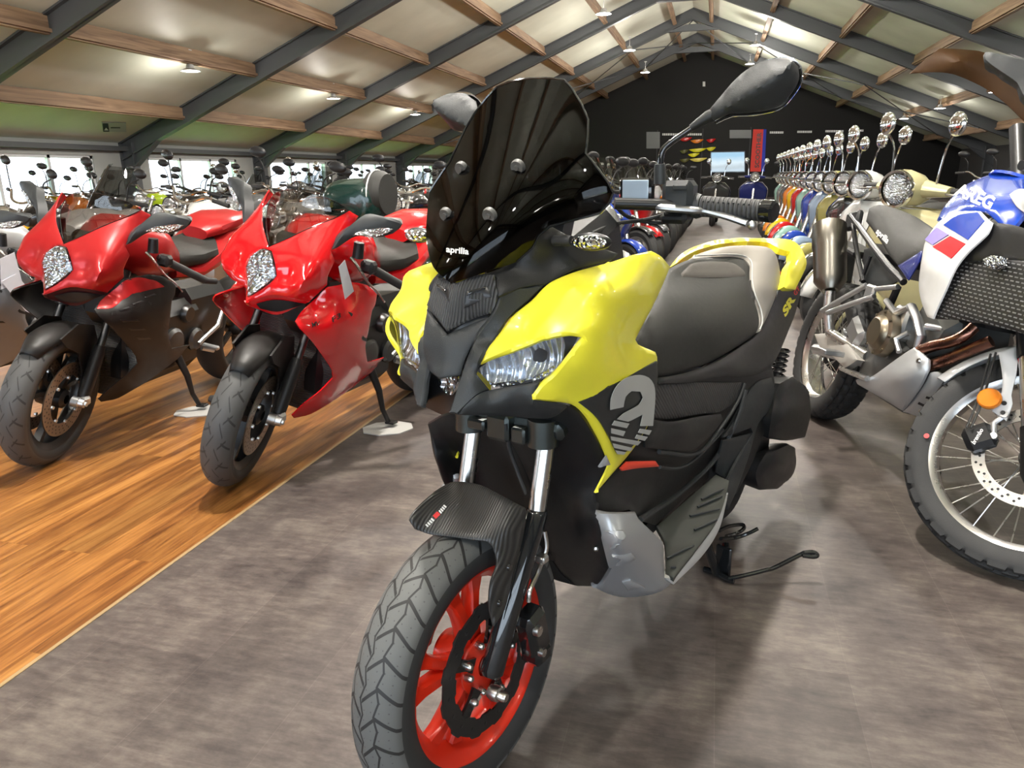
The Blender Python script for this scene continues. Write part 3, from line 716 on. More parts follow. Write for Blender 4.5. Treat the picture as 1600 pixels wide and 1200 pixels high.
    r1 = [(x, y, f(x, y)) for x, y in ((752,580),(765,571),(801,555),(850,535),(878,528),(880,545),(868,566),(852,578),(815,590),(770,598),(757,590))]
    shell('reflector', h, fr, r1, REFR, [(790,578,f(790,578) - .010), (845,560,f(845,560) - .012), (815,570,f(815,570) - .003)], th=.003, off=-.014, rnd=0, step=7, kern='tps')
    r2 = [(x, y, f(x, y)) for x, y in ((764,601),(815,594),(848,583),(866,572),(868,580),(845,592),(816,599.5),(770,606))]
    shell('daytime_light', h, fr, r2, REFLS, th=.004, off=-.004, rnd=0, step=5)
    shell('lamp_lens', h, fr, hl, LENS, th=.003, off=-.001, rnd=0, step=10); mirror(h)
    sf = Surf(fr, ye + yi)
    lf = [(903,628),(950,603),(1024,564),(1025,595),(1018,640),(1011,660),(996,685),(981,701),(971,707),(962,707),(957,697),(947,677),(929,650)]
    both(shell('logo_field', T, fr, [(x, y, sf.f(x, y)) for x, y in lf], mat('graphite_film', (.022, .024, .024), .4), th=.006, off=.0045, rnd=.001, step=6))
    A = [(949.5,638),(950,622),(956,606),(966,594),(980,587),(996,585),(1009,589),(1017,600),(1019.5,620),(1016,664),(996,664),(1000,646),(982,655),(977,657),(960,653),(970,644),(994,631),(1000,620),(996,611),(982,610),(973,618),(970,634)]
    lg = shell('logo', T, fr, [(x, y, sf.f(x, y)) for x, y in A], GRYP, th=.001, off=.0062, rnd=0, step=7, inset=1.5)
    for q in ([(956,655),(979,660),(975,667),(952,662)], [(951,667),(973,672),(969.5,679.5),(951,675)], [(950,680),(998,688),(992,694),(951,686)], [(953,691),(985,698),(981,703),(955,698)], [(957,702),(974,705),(970,709),(960,708)], [(996,668),(1014,671),(1010,678),(993,674)], [(991,677),(1008,681),(1003,687),(988,683)]):
        shell('logo_stripe', lg, fr, [(x, y, sf.f(x, y)) for x, y in q], GRYP, th=.001, off=.0062, rnd=0, step=7, inset=1)
    # small model lettering on the right panel: mirrored position of the trace
    lf2 = Surf(fr, [(632,470,-.19),(640,520,-.17),(650,470,-.14),(650,520,-.13)])
    # --- leg shield behind the fork
    ls = [(775,655,.13),(886,636,.105),(904,648,.12),(929,685,.16),(948,724,.20),(933,774,.205),(929,806,.17),(942,850,.20),(948,890,.25),(930,917,.30),(900,917,.36),(872,893,.33),(848,840,.29),(836,780,.24),(812,720,.20)]
    shell('leg_shield', T, fr, ls, BLK, [(890,720,.19),(890,800,.23),(905,870,.27),(850,690,.16),(810,670,.14)], th=.006, ax=1, step=11, rnd=.003)
    lc = [(775,655,.13),(812,720,.20),(836,780,.24),(848,840,.29),(872,893,.33),(900,917,.36),(860,905,.33),(800,875,.27),(745,820,.22),(700,765,.17),(684,720,.13),(668,665,.115),(700,650,.11)]
    shell('leg_shield', T, fr, lc, BLK, [(760,740,.235),(800,800,.27),(720,700,.19)], th=.006, ax=1, step=11, rnd=.003)
    # --- silver front corner of the floor
    si2 = [(928.5,808,.166),(933,800,.170),(995,799.5,.204),(1001,810,.208),(1039,848,.215),(1041,902,.205),(1052,911,.207),(1042,922,.200),(1025,930,.185),(1004,934.5,.165),(976,936.5,.135),(950,931,.115),(924,918,.098),(940,912,.12),(950,893,.148),(941,860,.160),(935,835,.164)]
    s2i = [(945,812,.182),(960,850,.205),(1000,880,.205),(985,900,.180),(1020,860,.215),(990,830,.214)]
    both(shell('floor_corner', T, fr, si2, SILV, s2i, th=.006, step=8, rnd=.005))
    f2 = _rbf(si2 + s2i, 'tps')
    for q in ([(945,828),(972,828),(977,838),(960,858),(954,856),(966,842)], [(956,866),(986,864),(992,870),(985,878),(962,882),(970,873)], [(972,908),(985,905),(1008,916),(980,921)]):
        both(shell('floor_corner_rib', T, fr, [(x, y, f2(x, y)) for x, y in q], SILV, th=.008, off=.006, rnd=.003, step=7, inset=2))
    tri = [(947.5,712,.186),(935,730,.172),(954,726,.186)]; shell('silver_accent', T, fr, tri, SILV, th=.003, off=.003)
    # --- body side behind the logo field
    bs = [(1015,560,.165),(1100,575,.17),(1160,540,.165),(1204,560,.175),(1212,600,.18),(1208,640,.18),(1178,720,.18),(1152,770,.185),(1137,772,.18),(1139,750,.15),(1118,740,.13),(1070,782,.13),(1026,821,.145),(1001,812,.19),(985,795,.185),(933,802,.160),(932,771,.158),(985,712,.165)]
    both(shell('body_side', T, fr, bs, BLK, [(1030,740,.155),(1100,690,.16),(980,770,.155),(1160,650,.17)], th=.005, step=11))
    cut_ = [(1024,600,.182),(1060,598,.183),(1160,598,.185),(1153,623,.185),(1128,643,.184),(1096,647,.184),(1049,655,.184),(1021,652,.184)]
    both(shell('side_grille', T, fr, cut_, CARB, th=.004, step=9))
    cv = [(1021,655,.186),(1049,659,.19),(1096,651,.19),(1128,647,.19),(1131,656,.19),(1120,672,.188),(1088,702,.186),(1060,706,.185),(1010,700,.186),(1012,676,.187)]
    both(shell('side_cover', T, fr, cv, BLK, [(1070,675,.2)], th=.005, step=9, rnd=.003))
    ac = [(972,733,.182),(982,722.5,.184),(1026,720.5,.186),(1032,729.5,.186),(1000,732,.185),(974,736.5,.182)]; both(shell('red_accent', T, fr, ac, mat('red_accent', (.72, .06, .03), .35), th=.004, step=8))
    for pts, w in (([(1000,812,.2),(1060,772,.155),(1115,720,.155),(1150,660,.185),(1165,610,.188)], 5), ([(1030,706,.182),(1090,708,.182),(1128,665,.185),(1152,628,.188),(1163,600,.188)], 4), ([(1031,730,.18),(1062,731,.175),(1090,714,.175),(1130,672,.183)], 3)):
        both(MB().tube(smooth_path(path(fr, pts), 5), w / 1155 * 1.5, 8).build('body_rib', BLK2, T))
    # rear fin from the tail down to the floor
    fn_ = [(1207,590,.182),(1213,617,.185),(1205,640,.188),(1187,661,.19),(1172,712,.195),(1153,766,.20),(1139,797,.205),(1136.5,772,.203),(1138,752,.19),(1178,676,.188),(1175,669,.188),(1131,684,.183),(1150,655,.182),(1163,627,.182),(1185,597,.180)]
    both(shell('rear_fin', T, fr, fn_, BLK2, [(1180,640,.192)], th=.007, step=8, rnd=.003))
    ip = [(1131,688,.178),(1176,677,.183),(1138,749,.178),(1118,739,.15)]; both(shell('heel_panel', T, fr, ip, BLK2, th=.005, step=9))
    # --- floor
    fl = [(1026.7,821,.35),(1070,783,.37),(1118.6,740.5,.40),(1139,750,.395),(1136,769,.375),(1121.7,810,.345),(1090,854.6,.315),(1052,902,.292),(1041,896,.292),(1039,848,.32)]
    both(shell('floor_mat', T, fr, fl, mat('floor_rubber', (.05, .052, .044), .6), th=.01, ax=2, step=9))
    for a_, b_ in (((1042,872),(1084,852)),((1085,828),(1120,812)),((1048,886),(1056,886)),((1078,806),(1124,795)),((1090,792),(1128,775)),((1096,780),(1130,764))):
        f3 = _rbf(fl, 'lin'); both(MB().tube([fr.px(a_[0], a_[1], f3(*a_) + .003, 2), fr.px(b_[0], b_[1], f3(*b_) + .003, 2)], .003, 6).build('floor_rib', BLK2, T))
    st = [(1139,770,.216),(1136,788,.217),(1124,830,.219),(1098,870,.218),(1054,914,.213),(1040,903,.208),(1050,899,.211),(1087,859,.217),(1115,822,.217),(1124,806,.217),(1131,778,.216)]
    both(shell('floor_edge', T, fr, st, mat('floor_edge_grey', (.52, .52, .50), .35), th=.02, step=7))
    # --- seat
    sd = [(1040,430,.075),(1050,418,.06),(1068.7,408,.045),(1085,402.5,.03),(1110.7,399.5,.012),(1143,399.5,.02),(1164,403,.035),(1173.7,413.7,.06),(1174,437,.09),(1178,460,.115),(1187.7,486,.140),(1190,504.7,.155),(1184,520,.162),(1162,537,.170),(1120,563,.176),(1073,580.5,.18),(1031,588,.18),(1005,575,.176),(990,545,.176),(1003,505,.15),(1022,470,.12)]
    sdi = [(1047.7,460,.125),(1085,458,.122),(1120,461,.122),(1143,460,.12),(1170,453,.115),(1060,430,.07),(1100,420,.05),(1150,420,.055),(1100,440,.085),(1085,500,.168),(1140,500,.163),(1040,540,.176),(1110,540,.18)]
    shell('seat', T, fr, sd, SEATB, sdi, th=.03, step=9, rnd=.006, inset=5)
    f4 = _rbf(sd + sdi, 'tps')
    tp = [(x, y, f4(x, y)) for x, y in ((1064,427),(1078,413),(1100,408.5),(1130,408.5),(1150,413),(1163,424),(1166,431),(1145,433),(1085,434),(1066,433))]
    shell('seat_pad', T, fr, tp, SEATD, th=.008, off=.003, rnd=.003, step=8)
    sg = [(1068,408,-.01),(1080,400,-.03),(1096.7,392,-.03),(1129,384,-.01),(1166.7,381.5,.02),(1199,384,.07),(1213,394,.095),(1220,416,.112),(1221.5,437,.122),(1213,467,.138),(1199,500,.155),(1187.7,519,.166),(1190,504.7,.16),(1187.7,486,.145),(1178,460,.12),(1174,437,.095),(1173.7,413.7,.065),(1164,403,.04),(1143,399,.025),(1110,399,.014),(1085,402,.015)]
    shell('pillion_seat', T, fr, sg, SEATG, [(1198,420,.10),(1190,450,.125)], th=.03, step=8, rnd=.006, off=.001)
    MB().tube(smooth_path([Vector(fr.px(*p)) + Vector((.002, 0, .004)) for p in ((1085,402,.03),(1143,399.5,.022),(1164,403,.037),(1173.7,413.7,.064),(1174,437,.094),(1178,460,.119),(1187.7,486,.144),(1190,504.7,.159),(1186,517,.166))], 5), .0022, 6).build('seat_piping', GRYP, T)
    m = MB(); m.box((0, .98, .76), (.25, 1.0, .15), bev=.04); m.build('seat_base', BLKS, T)
    # far half of the seat, seen from behind only
    m = MB(); m.loft([[(x * w, y, z) for x, z in ((-.16, .66), (-.165, .74), (-.12, .80), (0, .815), (.08, .80), (.11, .74), (.11, .66))] for y, w in ((.55, .8), (.8, .95), (1.1, 1.0), (1.4, .9))]); m.build('seat_core', SEATB, T)
    # --- tail
    tl = [(1186.5,521,.166),(1213,468,.140),(1218,453,.140),(1239,453.4,.150),(1248,437,.140),(1253,441.7,.140),(1252,458,.146),(1243.7,490.7,.158),(1236.7,509,.165),(1218,553.7,.178),(1204,577,.184),(1175,588,.190),(1120,588,.192),(1080,597,.192),(1031,599,.190),(1030,590,.185),(1073,582,.183),(1120,565,.18),(1162,539,.173)]
    tli = [(1210,530,.172),(1225,480,.152),(1150,575,.195)]
    both(shell('tail_side', T, fr, tl, BLK, tli, th=.005, step=9, rnd=.003))
    t3 = Surf(fr, tl + tli); decal_text('SR', [(1222,483),(1236,459),(1244,467),(1227,497)], t3, YEL, T, bold=.05, off=.002); decal_text('GT', [(1239,457),(1247,446),(1250.5,452),(1243.5,463)], t3, MATS['label_red'], T, bold=.04, off=.002)
    ra = [(1046,422,-.06),(1058,406,-.09),(1073,395,-.115),(1108,381,-.12),(1143,376,-.10),(1190,375.5,-.03),(1232,377.5,.06),(1246,386,.09),(1256.5,407,.125),(1255,421,.133),(1239,454,.152),(1225,453,.148),(1221,450,.143),(1228,419,.128),(1234,409,.12),(1232,396,.10),(1216,392,.075),(1199,382.5,.03),(1166.7,380.5,-.03),(1129,384,-.07),(1096,392,-.08),(1073,403,-.075),(1056,416,-.06)]
    shell('grab_rail', T, fr, ra, YEL, th=.02, step=7, rnd=.004, inset=3, off=.012)
    m = MB(); m.box((0, 1.60, .78), (.20, .12, .10), bev=.03, rx=.3); m.build('tail_lamp', mat('tail_lamp_red', (.35, .01, .01), .2, coat=.6), T)
    m = MB(); m.box((0, 1.62, .55), (.17, .02, .34), rx=-.35, bev=.005); m.build('rear_mudguard', BLK, T)
    # --- engine side
    ex = [(1213.6,626.5,.20),(1222,600,.20),(1242,588.5,.205),(1256,598,.205),(1267,611,.20),(1270.6,645.5,.20),(1266,668,.20),(1261,684,.20),(1232.6,690,.205),(1204,687,.20)]
    shell('transmission_cover', T, fr, ex, BLK, [(1245,640,.225),(1225,655,.222)], th=.05, step=9, rnd=.008, inset=4)
    e2 = [(1202,705,.20),(1232,692,.205),(1245,699,.20),(1247,725,.20),(1239,747,.20),(1217,766,.19),(1190,767,.19),(1185,740,.19)]
    shell('transmission_case', T, fr, e2, BLKS, [(1225,725,.225)], th=.06, step=9, rnd=.008)
    m = MB(); m.box((.05, 1.15, .33), (.22, .55, .18), bev=.05, rx=-.12); m.box((0.0, .95, .36), (.24, .35, .2), bev=.05); m.build('engine_case', BLKS, T)
    m = MB(); P = path(fr, [(1222,548,.14),(1208,610,.15)]); 
    for k in range(9):
        c = P[0].lerp(P[1], k / 8); m.lathe([(.022, -.004), (.027, 0), (.022, .004)], c=c, axis='Z', n=16)
    m.tube(P, .012, 10); o = m.build('rear_shock', BLKS, T); mirror(o)
    Mr = Matrix.Translation((0, 1.35, .262))
    tyre('rear_tyre', T, .256, .13, .165, RUB, 'block', Mr, 240, 26)
    m = MB(); m.lathe([(.166, -.05), (.172, -.052), (.155, -.03), (.152, 0), (.155, .03), (.172, .052), (.166, .05)], n=64); m.lathe([(.03, -.05), (.04, -.02), (.04, .02), (.03, .05)], n=24)
    for k in range(5): m.box((0, .095 * math.cos(2 * PI * k / 5), .095 * math.sin(2 * PI * k / 5)), (.03, .13, .03), rx=2 * PI * k / 5, bev=.006)
    o = m.build('rear_rim', REDW, T, fix=False); o.matrix_local = Mr
    # --- underside so that nothing shows through from the side
    m = MB(); m.box((0, .62, .36), (.26, .62, .10), bev=.03, rx=.05); m.box((0, .45, .55), (.2, .25, .5), bev=.05); m.build('frame_tunnel', BLKS, T)
    # --- centre stand
    g = lambda x, y, z: Vector(fr.px(x, y, z, 2))
    m = MB(); A1, A2 = g(1106,893,.012), g(1148,907,.012)
    m.tube([Vector((.12, .86, .25)), Vector((.13, .93, .12)), g(1119,893,.02)], .013, 10); m.tube([Vector((-.12, .86, .25)), Vector((-.14, .93, .12)), Vector((-.15, .98, .014))], .013, 10)
    m.tube([g(1100,889,.012), g(1118,894,.012), g(1135,904,.012), g(1147,908,.012)], .009, 10); m.tube([Vector((.12, .88, .2)), Vector((-.12, .88, .2))], .014, 10)
    m.box(g(1130,878,.045), (.05, .012, .10), rz=-.2, bev=.004); st_ = m.build('centre_stand', GLB, T)
    m = MB(); m.tube(smooth_path([g(1138,904,.016), g(1163,899,.028), g(1195,891,.042), g(1212,886,.05), g(1250,867,.085), g(1258,863.5,.092), g(1272,863,.094), g(1277,868,.088), g(1270,870,.084), g(1254,868,.085)], 4), .0065, 10); m.build('stand_lever', GLB, st_)
    m = MB(); m.tube(smooth_path(path(fr, [(1124,829,.12),(1140,822,.13),(1160,820,.15),(1162,826,.16),(1150,834,.15),(1135,838,.14)]), 4), .006, 8)
    m.tube(smooth_path(path(fr, [(1126,842,.14),(1150,840,.16),(1170,833,.19),(1184,826,.21)]), 4), .006, 8); m.tube(path(fr, [(1134,850,.13),(1136,878,.15)]), .012, 10); m.build('side_stand', GLB, T)
    # --- front fork, mudguard, wheel
    for sx in (1, -1):
        top = Vector(fr.px(857, 664, .083)); mid = Vector(fr.px(839, 800, .083)); low = Vector(fr.px(766, 1058, .083))
        top2 = top + (top - mid) * .15
        c = lambda v: Vector((v.x * sx, v.y, v.z))
        m = MB(); m.tube([c(top2), c(mid)], .0165, 20); m.build('fork_tube', STL, T)
        m = MB(); up_ = mid + (top - mid) * .03; m.tube([c(up_), c(mid), c(mid.lerp(low, .02)), c(mid.lerp(low, .97)), c(low)], [.019, .0205, .021, .021, .015], 20); lg_ = m.build('fork_leg', GLB, T)
        m = MB(); ax_ = c(Vector((.083, low.y - .002, .268))); m.lathe([(0, .036), (.007, .036), (.009, .032), (.0095, .022), (.013, .020), (.0145, .010), (.012, 0)] if sx > 0 else [(0, -.036), (.009, -.032), (.0145, -.01), (.012, 0)], c=ax_, n=16); m.build('axle_nut', STL, lg_)
    m = MB(); m.box((0, .148, .71), (.25, .06, .035), bev=.01, rx=.35); m.box((0.0, .11, .70), (.05, .03, .05), bev=.006); m.box((.05, .10, .695), (.03, .02, .03), bev=.004); m.box((-.045, .10, .70), (.04, .02, .02), bev=.004)
    for x in (-.083, .083): m.lathe([(.0, .03), (.028, .03), (.029, -.02), (.017, -.022)], c=(x, .125, .695), axis='Z', n=20)
    m.build('fork_clamp', mat('clamp_metal', (.07, .08, .078), .35, metal=.8), T)
    m = MB(); m.tube(smooth_path(path(fr, [(790,662,.02),(796,700,.02),(808,735,.03),(822,772,.05)]), 5), .004, 8); m.build('brake_hose', RUB, T)
    m = MB(); m.tube(smooth_path(path(fr, [(851,830,.10),(854,855,.105),(846,880,.10),(838,900,.105),(828,922,.11),(826,940,.11)]), 5), .0045, 8)
    m.box(fr.px(847,873,.105), (.02, .02, .014), bev=.003); m.build('brake_line', STL, T)
    Mw = Matrix.Translation((-.012, .0, .268)) @ Matrix.Rotation(math.radians(-1.5), 4, 'Z') @ Matrix.Rotation(math.radians(-2.0), 4, 'Y')
    tyre('front_tyre', T, .268, .112, .187, TREAD, 'block', Mw, 200, 40)
    m = MB(); m.lathe([(.181, -.040), (.190, -.043), (.192, -.041), (.188, -.034), (.176, -.026), (.163, -.010), (.161, 0), (.163, .010), (.176, .026), (.188, .034), (.192, .041), (.190, .043), (.181, .040), (.172, .028), (.156, .010), (.154, 0), (.156, -.010), (.172, -.028)], n=96, closed=True)
    m.lathe([(.022, -.052), (.040, -.05), (.044, -.03), (.040, .0), (.044, .026), (.058, .034), (.060, .040), (.030, .043), (.022, .046)], n=40)
    for k in range(5):
        a = 2 * PI * k / 5 + .35
        for d in (-.17, .17):
            a0, a1 = a + d * .55, a + d * 1.35; secs = []
            for t in (0, .25, .5, .75, 1):
                rr = .034 + (.163 - .034) * t; aa = a0 + (a1 - a0) * t; w = .017 - .006 * math.sin(t * PI) + (.006 if t == 1 else 0); h = .020 - .008 * t
                cx = .010 * (1 - t); u = Vector((0, math.cos(aa), math.sin(aa))); v = Vector((0, -math.sin(aa), math.cos(aa))); c = u * rr + Vector((cx, 0, 0))
                secs.append([c + v * (w * p) + Vector((h * q, 0, 0)) for p, q in ((-1, -.6), (-.8, -1), (.8, -1), (1, -.6), (1, .6), (.7, 1), (-.7, 1), (-1, .6))])
            m.loft(secs, smooth=False)
    o = m.build('front_rim', REDW, T, fix=False, auto=40); o.matrix_local = Mw
    dm = mat('disc_black', (.05, .048, .047), .38, metal=.6)
    d = disc('brake_disc', T, .096, .130, dm, Mw, x=.052, wavy=1, holes=18, rows=1)
    m = MB()
    for k in range(5):
        a = 2 * PI * k / 5 + .1; u = Vector((0, math.cos(a), math.sin(a))); v = Vector((0, -math.sin(a), math.cos(a)))
        m.loft([[u * r + v * (w * p) + Vector((.050 + q * .003, 0, 0)) for p, q in ((-1, -1), (1, -1), (1, 1), (-1, 1))] for r, w in ((.046, .014), (.07, .010), (.10, .013))], smooth=False)
    m.build('disc_carrier', GLB, d, fix=False)
    for k in range(5):
        a = 2 * PI * k / 5 + .1
        m = MB(); m.lathe([(0, .064), (.004, .064), (.0065, .061), (.0075, .056), (.0075, .053)], c=(0, .068 * math.cos(a), .068 * math.sin(a)), n=14); m.build('disc_bolt', STL, d)
        m = MB(); a += .5; m.lathe([(0, .056), (.004, .056), (.0065, .053), (.0075, .044), (.0075, .040)], c=(0, .050 * math.cos(a), .050 * math.sin(a)), n=14); m.build('disc_bolt', STL, d)
    m = MB(); m.lathe([(0, .075), (.009, .075), (.010, .060), (.016, .058), (.018, .046)], n=20); m.build('hub_nut', STL, d)
    m = MB(); p = Vector(fr.px(832, 985, .09)); m.box(p, (.045, .06, .10), bev=.012, rx=.25); m.box(p + Vector((0, .01, -.05)), (.05, .05, .04), bev=.01); m.lathe([(0, .03), (.010, .03), (.011, .02)], c=p + Vector((0, -.02, .02)), n=12, mi=1); m.lathe([(0, .03), (.008, .03), (.009, .02)], c=p + Vector((0, -.005, -.035)), n=12, mi=1); m.build('brake_caliper', [GLB, STL], T)
    fe = [(641,812.5,-.062),(645,800,-.066),(674,771,-.07),(703,753,-.072),(724,752,-.045),(753,758,.0),(787,775,.05),(822,794,.084),(824,801,.085),(818,842,.088),(803,896,.090),(791,950,.092),(773,979,.092),(766,946,.084),(769,908,.080),(778,880,.076),(771,856,.066),(762,846,.058),(720,839.6,.015),(674,834,-.035),(650,827,-.055)]
    fei = [(735,800,.005),(700,790,-.035),(770,820,.055),(800,830,.082),(690,815,-.03)]
    fd = shell('front_mudguard', T, fr, fe, knit_mat('mudguard_ribbed', (.014, .014, .014), 75, .36, .25, 'X', (.036, .035, .033)), fei, th=.004, step=8, rnd=.002)
    f5 = Surf(fr, fe + fei)
    for q, mm in (([(663,819),(668,824),(680,812),(674,807)], WHTP), ([(676,806),(681,811),(688,804),(683,799)], mat('label_red', (.6, .02, .02), .4)), ([(684,797),(689,803),(699,791),(693,787)], WHTP)):
        k0 = 4 if mm is WHTP else 1; q = [np.array(v, float) for v in q]
        for k in range(k0):
            a_, b_ = k / k0, (k + .62) / k0 if k0 > 1 else 1
            c = [q[0] * (1 - a_) + q[3] * a_, q[1] * (1 - a_) + q[2] * a_, q[1] * (1 - b_) + q[2] * b_, q[0] * (1 - b_) + q[3] * b_]
            if k0 > 1: c[0] = c[0] * .75 + c[1] * .25; c[3] = c[3] * .75 + c[2] * .25
            shell('mudguard_label', fd, fr, [(v[0], v[1], f5.f(v[0], v[1])) for v in c], mm, th=.0005, off=.001, rnd=0, step=6, inset=1)
    for x, y in ((795,886),(780,942)):
        p = Vector(fr.px(x, y, .094)); m = MB(); m.lathe([(0, .004), (.005, .004), (.0065, 0)], c=p, n=12); m.build('mudguard_bolt', GLB, fd)
    # --- handlebar
    RB = Matrix.Translation((0, .32, 0)) @ Matrix.Rotation(math.radians(-6.5), 4, 'Z') @ Matrix.Translation((0, -.32, 0))
    BAR = lambda sx: (lambda v: Vector(v) if sx > 0 else RB @ Vector((-v[0], v[1], v[2])))
    m = MB(); g1 = Vector(fr.px(1092, 322, .232)); g2 = Vector(fr.px(1190, 329, .345)); g3 = Vector(fr.px(1212, 331, .372)); g0 = Vector(fr.px(960, 318, .10))
    for sx in (1, -1):
        c = BAR(sx)
        m = MB(); m.tube([c(g1.lerp(g2, 0)), c(g1.lerp(g2, .03)), c(g1.lerp(g2, .97)), c(g2)], [.017, .0195, .0195, .0205], 24)
        grip = m.build('grip', knit_mat('grip_ribbed', (.03, .03, .03), 40, .5, .7, 'X', (.06, .06, .06)), T)
        m = MB(); dv = (g2 - g1)
        for k in range(10):
            for h in (-.35, .25):
                p = g1 + dv * (.12 + .08 * k); m.ball(c(p + Vector((0, -.0185 * math.cos(h), .0185 * math.sin(-h) + .004))), .0022, 6)
        m.build('grip_dots', BLKS, grip)
        m = MB(); m.tube([c(g2), c(g2.lerp(g3, .15)), c(g2.lerp(g3, .85)), c(g3)], [.019, .0205, .0205, .016], 24); m.build('bar_end', GLB, T)
        m = MB(); m.tube([c(g0), c(g0.lerp(g1, .5)), c(g1)], .011, 14); m.build('handlebar', BLKS, T)
        sw = Vector(fr.px(1062, 305, .197)); m = MB(); m.box(c(sw), (.060, .05, .055), bev=.010, rz=.1 * sx); m.box(c(sw + Vector((.012, -.028, .015))), (.03, .008, .012), bev=.003); m.lathe([(.021, -.01), (.024, 0), (.021, .01)], c=c(g1 + Vector((-.004, 0, 0))), n=20)
        m.build('switch_housing', BLK2, T)
        m = MB(); m.box(c(Vector(fr.px(1056, 340, .19))), (.055, .04, .022), bev=.008); m.build('lever_bracket', BLK, T)
        lv = smooth_path([c(Vector(fr.px(x, y, l)) ) for x, y, l in ((1015,320,.150),(1035,324,.178),(1081,328,.228),(1100,329,.246),(1135,338,.288),(1167,349,.326))], 4)
        m = MB(); m.tube(lv, [.0095] * 8 + [.0085] * (len(lv) - 8), 10, flat=.8); m.ball(c(Vector(fr.px(1175, 352, .336))), .009, 12); m.build('brake_lever', ALU, T)
        # mirror
        m = MB(); m.tube([c(Vector(fr.px(1031, 287, .178))), c(Vector(fr.px(1031, 262, .178))), c(Vector(fr.px(1031, 256, .178)))], [.011, .0105, .009], 14); m.build('mirror_boot', BLK2, T)
        P = smooth_path([c(Vector(fr.px(x, y, l))) for x, y, l in ((1032,262,.178),(1034,240,.180),(1044,226,.190),(1083,199,.232),(1096,190,.246))], 4)
        mir = MB().tube(P, .0055, 12).build('mirror_stem', GLB, T)
        MB().tube([c(Vector(fr.px(1080, 200, .230))), c(Vector(fr.px(1106, 183, .258))), c(Vector(fr.px(1114, 180, .266)))], [.0065, .011, .012], 14).build('mirror_collar', BLK, mir)
        if sx == 1:
            yb = P[-1].y
            mh = [(1104,173,yb),(1124,148,yb + .004),(1152,117,yb + .01),(1183.5,95.4,yb + .012),(1220,87,yb + .012),(1237,88.3,yb + .012),(1250,102.5,yb + .012),(1251.4,125,yb + .012),(1234,153.5,yb + .012),(1214.6,170.5,yb + .01),(1175,179,yb + .006),(1141,181,yb + .003),(1116,192,yb),(1106,185,yb)]
            hd = shell('mirror_head', mir, fr, mh, BLK2, [(1112,183,yb-.012),(1125,175,yb-.02),(1140,166,yb-.026),(1155,157,yb-.031),(1170,147,yb-.035),(1185,137,yb-.037),(1200,127,yb-.038),(1215,117,yb-.037),(1228,107,yb-.033),(1237,99,yb-.024)], th=.003, ax=1, step=7, rnd=.004, kern='lin')
            gl = shell('mirror_glass', hd, fr, mh, CHR, th=.003, ax=1, off=-.012, rnd=0, step=12)
            # the same head on the other side
            o2 = mirror(hd); o2.matrix_local = RB @ o2.matrix_local
        else: o2.parent = mir
    # --- display box, reservoir, indicator
    m = MB(); p = Vector(fr.px(995, 299, .115)); m.box(p, (.072, .022, .050), bev=.005, rz=-.12); db = m.build('reservoir_box', GLB, T)
    m = MB(); m.box(p + Vector((.002, -.0115, .001)), (.058, .003, .041), rz=-.12, bev=.001); m.build('glossy_window', mat('reflection_blue', (.55, .68, .82), .15, coat=.5), db)  # pale blue base colour stands in for a reflection on the glossy face
    m = MB(); m.tube(smooth_path(path(fr, [(958,316,.09),(975,335,.10),(1000,345,.12),(1030,348,.15),(1050,345,.18)]), 4), .004, 8); m.tube(smooth_path(path(fr, [(925,365,.10),(960,350,.10),(1010,343,.13),(1045,333,.17)]), 4), .004, 8); m.build('control_cable', RUB, T)
    for sx in (1, -1):
        c = lambda v: Vector((v.x * sx, v.y, v.z))
        a_, b_, d_ = Vector(fr.px(866, 376, .115)), Vector(fr.px(893, 376, .150)), Vector(fr.px(955, 380, .215))
        m = MB(); m.tube([c(a_), c(a_.lerp(b_, .4)), c(a_.lerp(b_, .6)), c(b_)], [.009, .008, .010, .008], 12); ind = m.build('indicator_stalk', RUB, T)
        M = Matrix.Rotation(-sx * math.atan2((d_ - b_).y, (d_ - b_).x) * -1, 3, 'Z').to_4x4()
        m = MB(); m.ball(c((b_ + d_) / 2), ((d_ - b_).length * .52, .015, .0145), 20, M=Matrix.Rotation(math.atan2((d_ - b_).y, (d_ - b_).x) * sx, 4, 'Z')); m.build('indicator_body', BLKS, ind)
        m = MB(); m.ball(c((b_ + d_) / 2) + Vector((0, -.006, 0)), ((d_ - b_).length * .46, .013, .0115), 20, M=Matrix.Rotation(math.atan2((d_ - b_).y, (d_ - b_).x) * sx, 4, 'Z')); m.build('indicator_lens', REFLS, ind)
    # small bolts on the leg shield
    m = MB(); m.ball(fr.px(931, 857, .15), .006, 8); m.build('shield_bolt', STL, T)
    # small text on the far yellow panel
    sr = Surf(fr, [(x, y, l) for x, y, l in ((632,478,-.196),(645,478,-.17),(634,510,-.19),(646,510,-.165))]); decal_text('SR GT', [(641,480),(648,502),(642,506),(634,483)], sr, BLKS, T, bold=.02, off=.012)
    return T
SCOOTER = build_scooter()
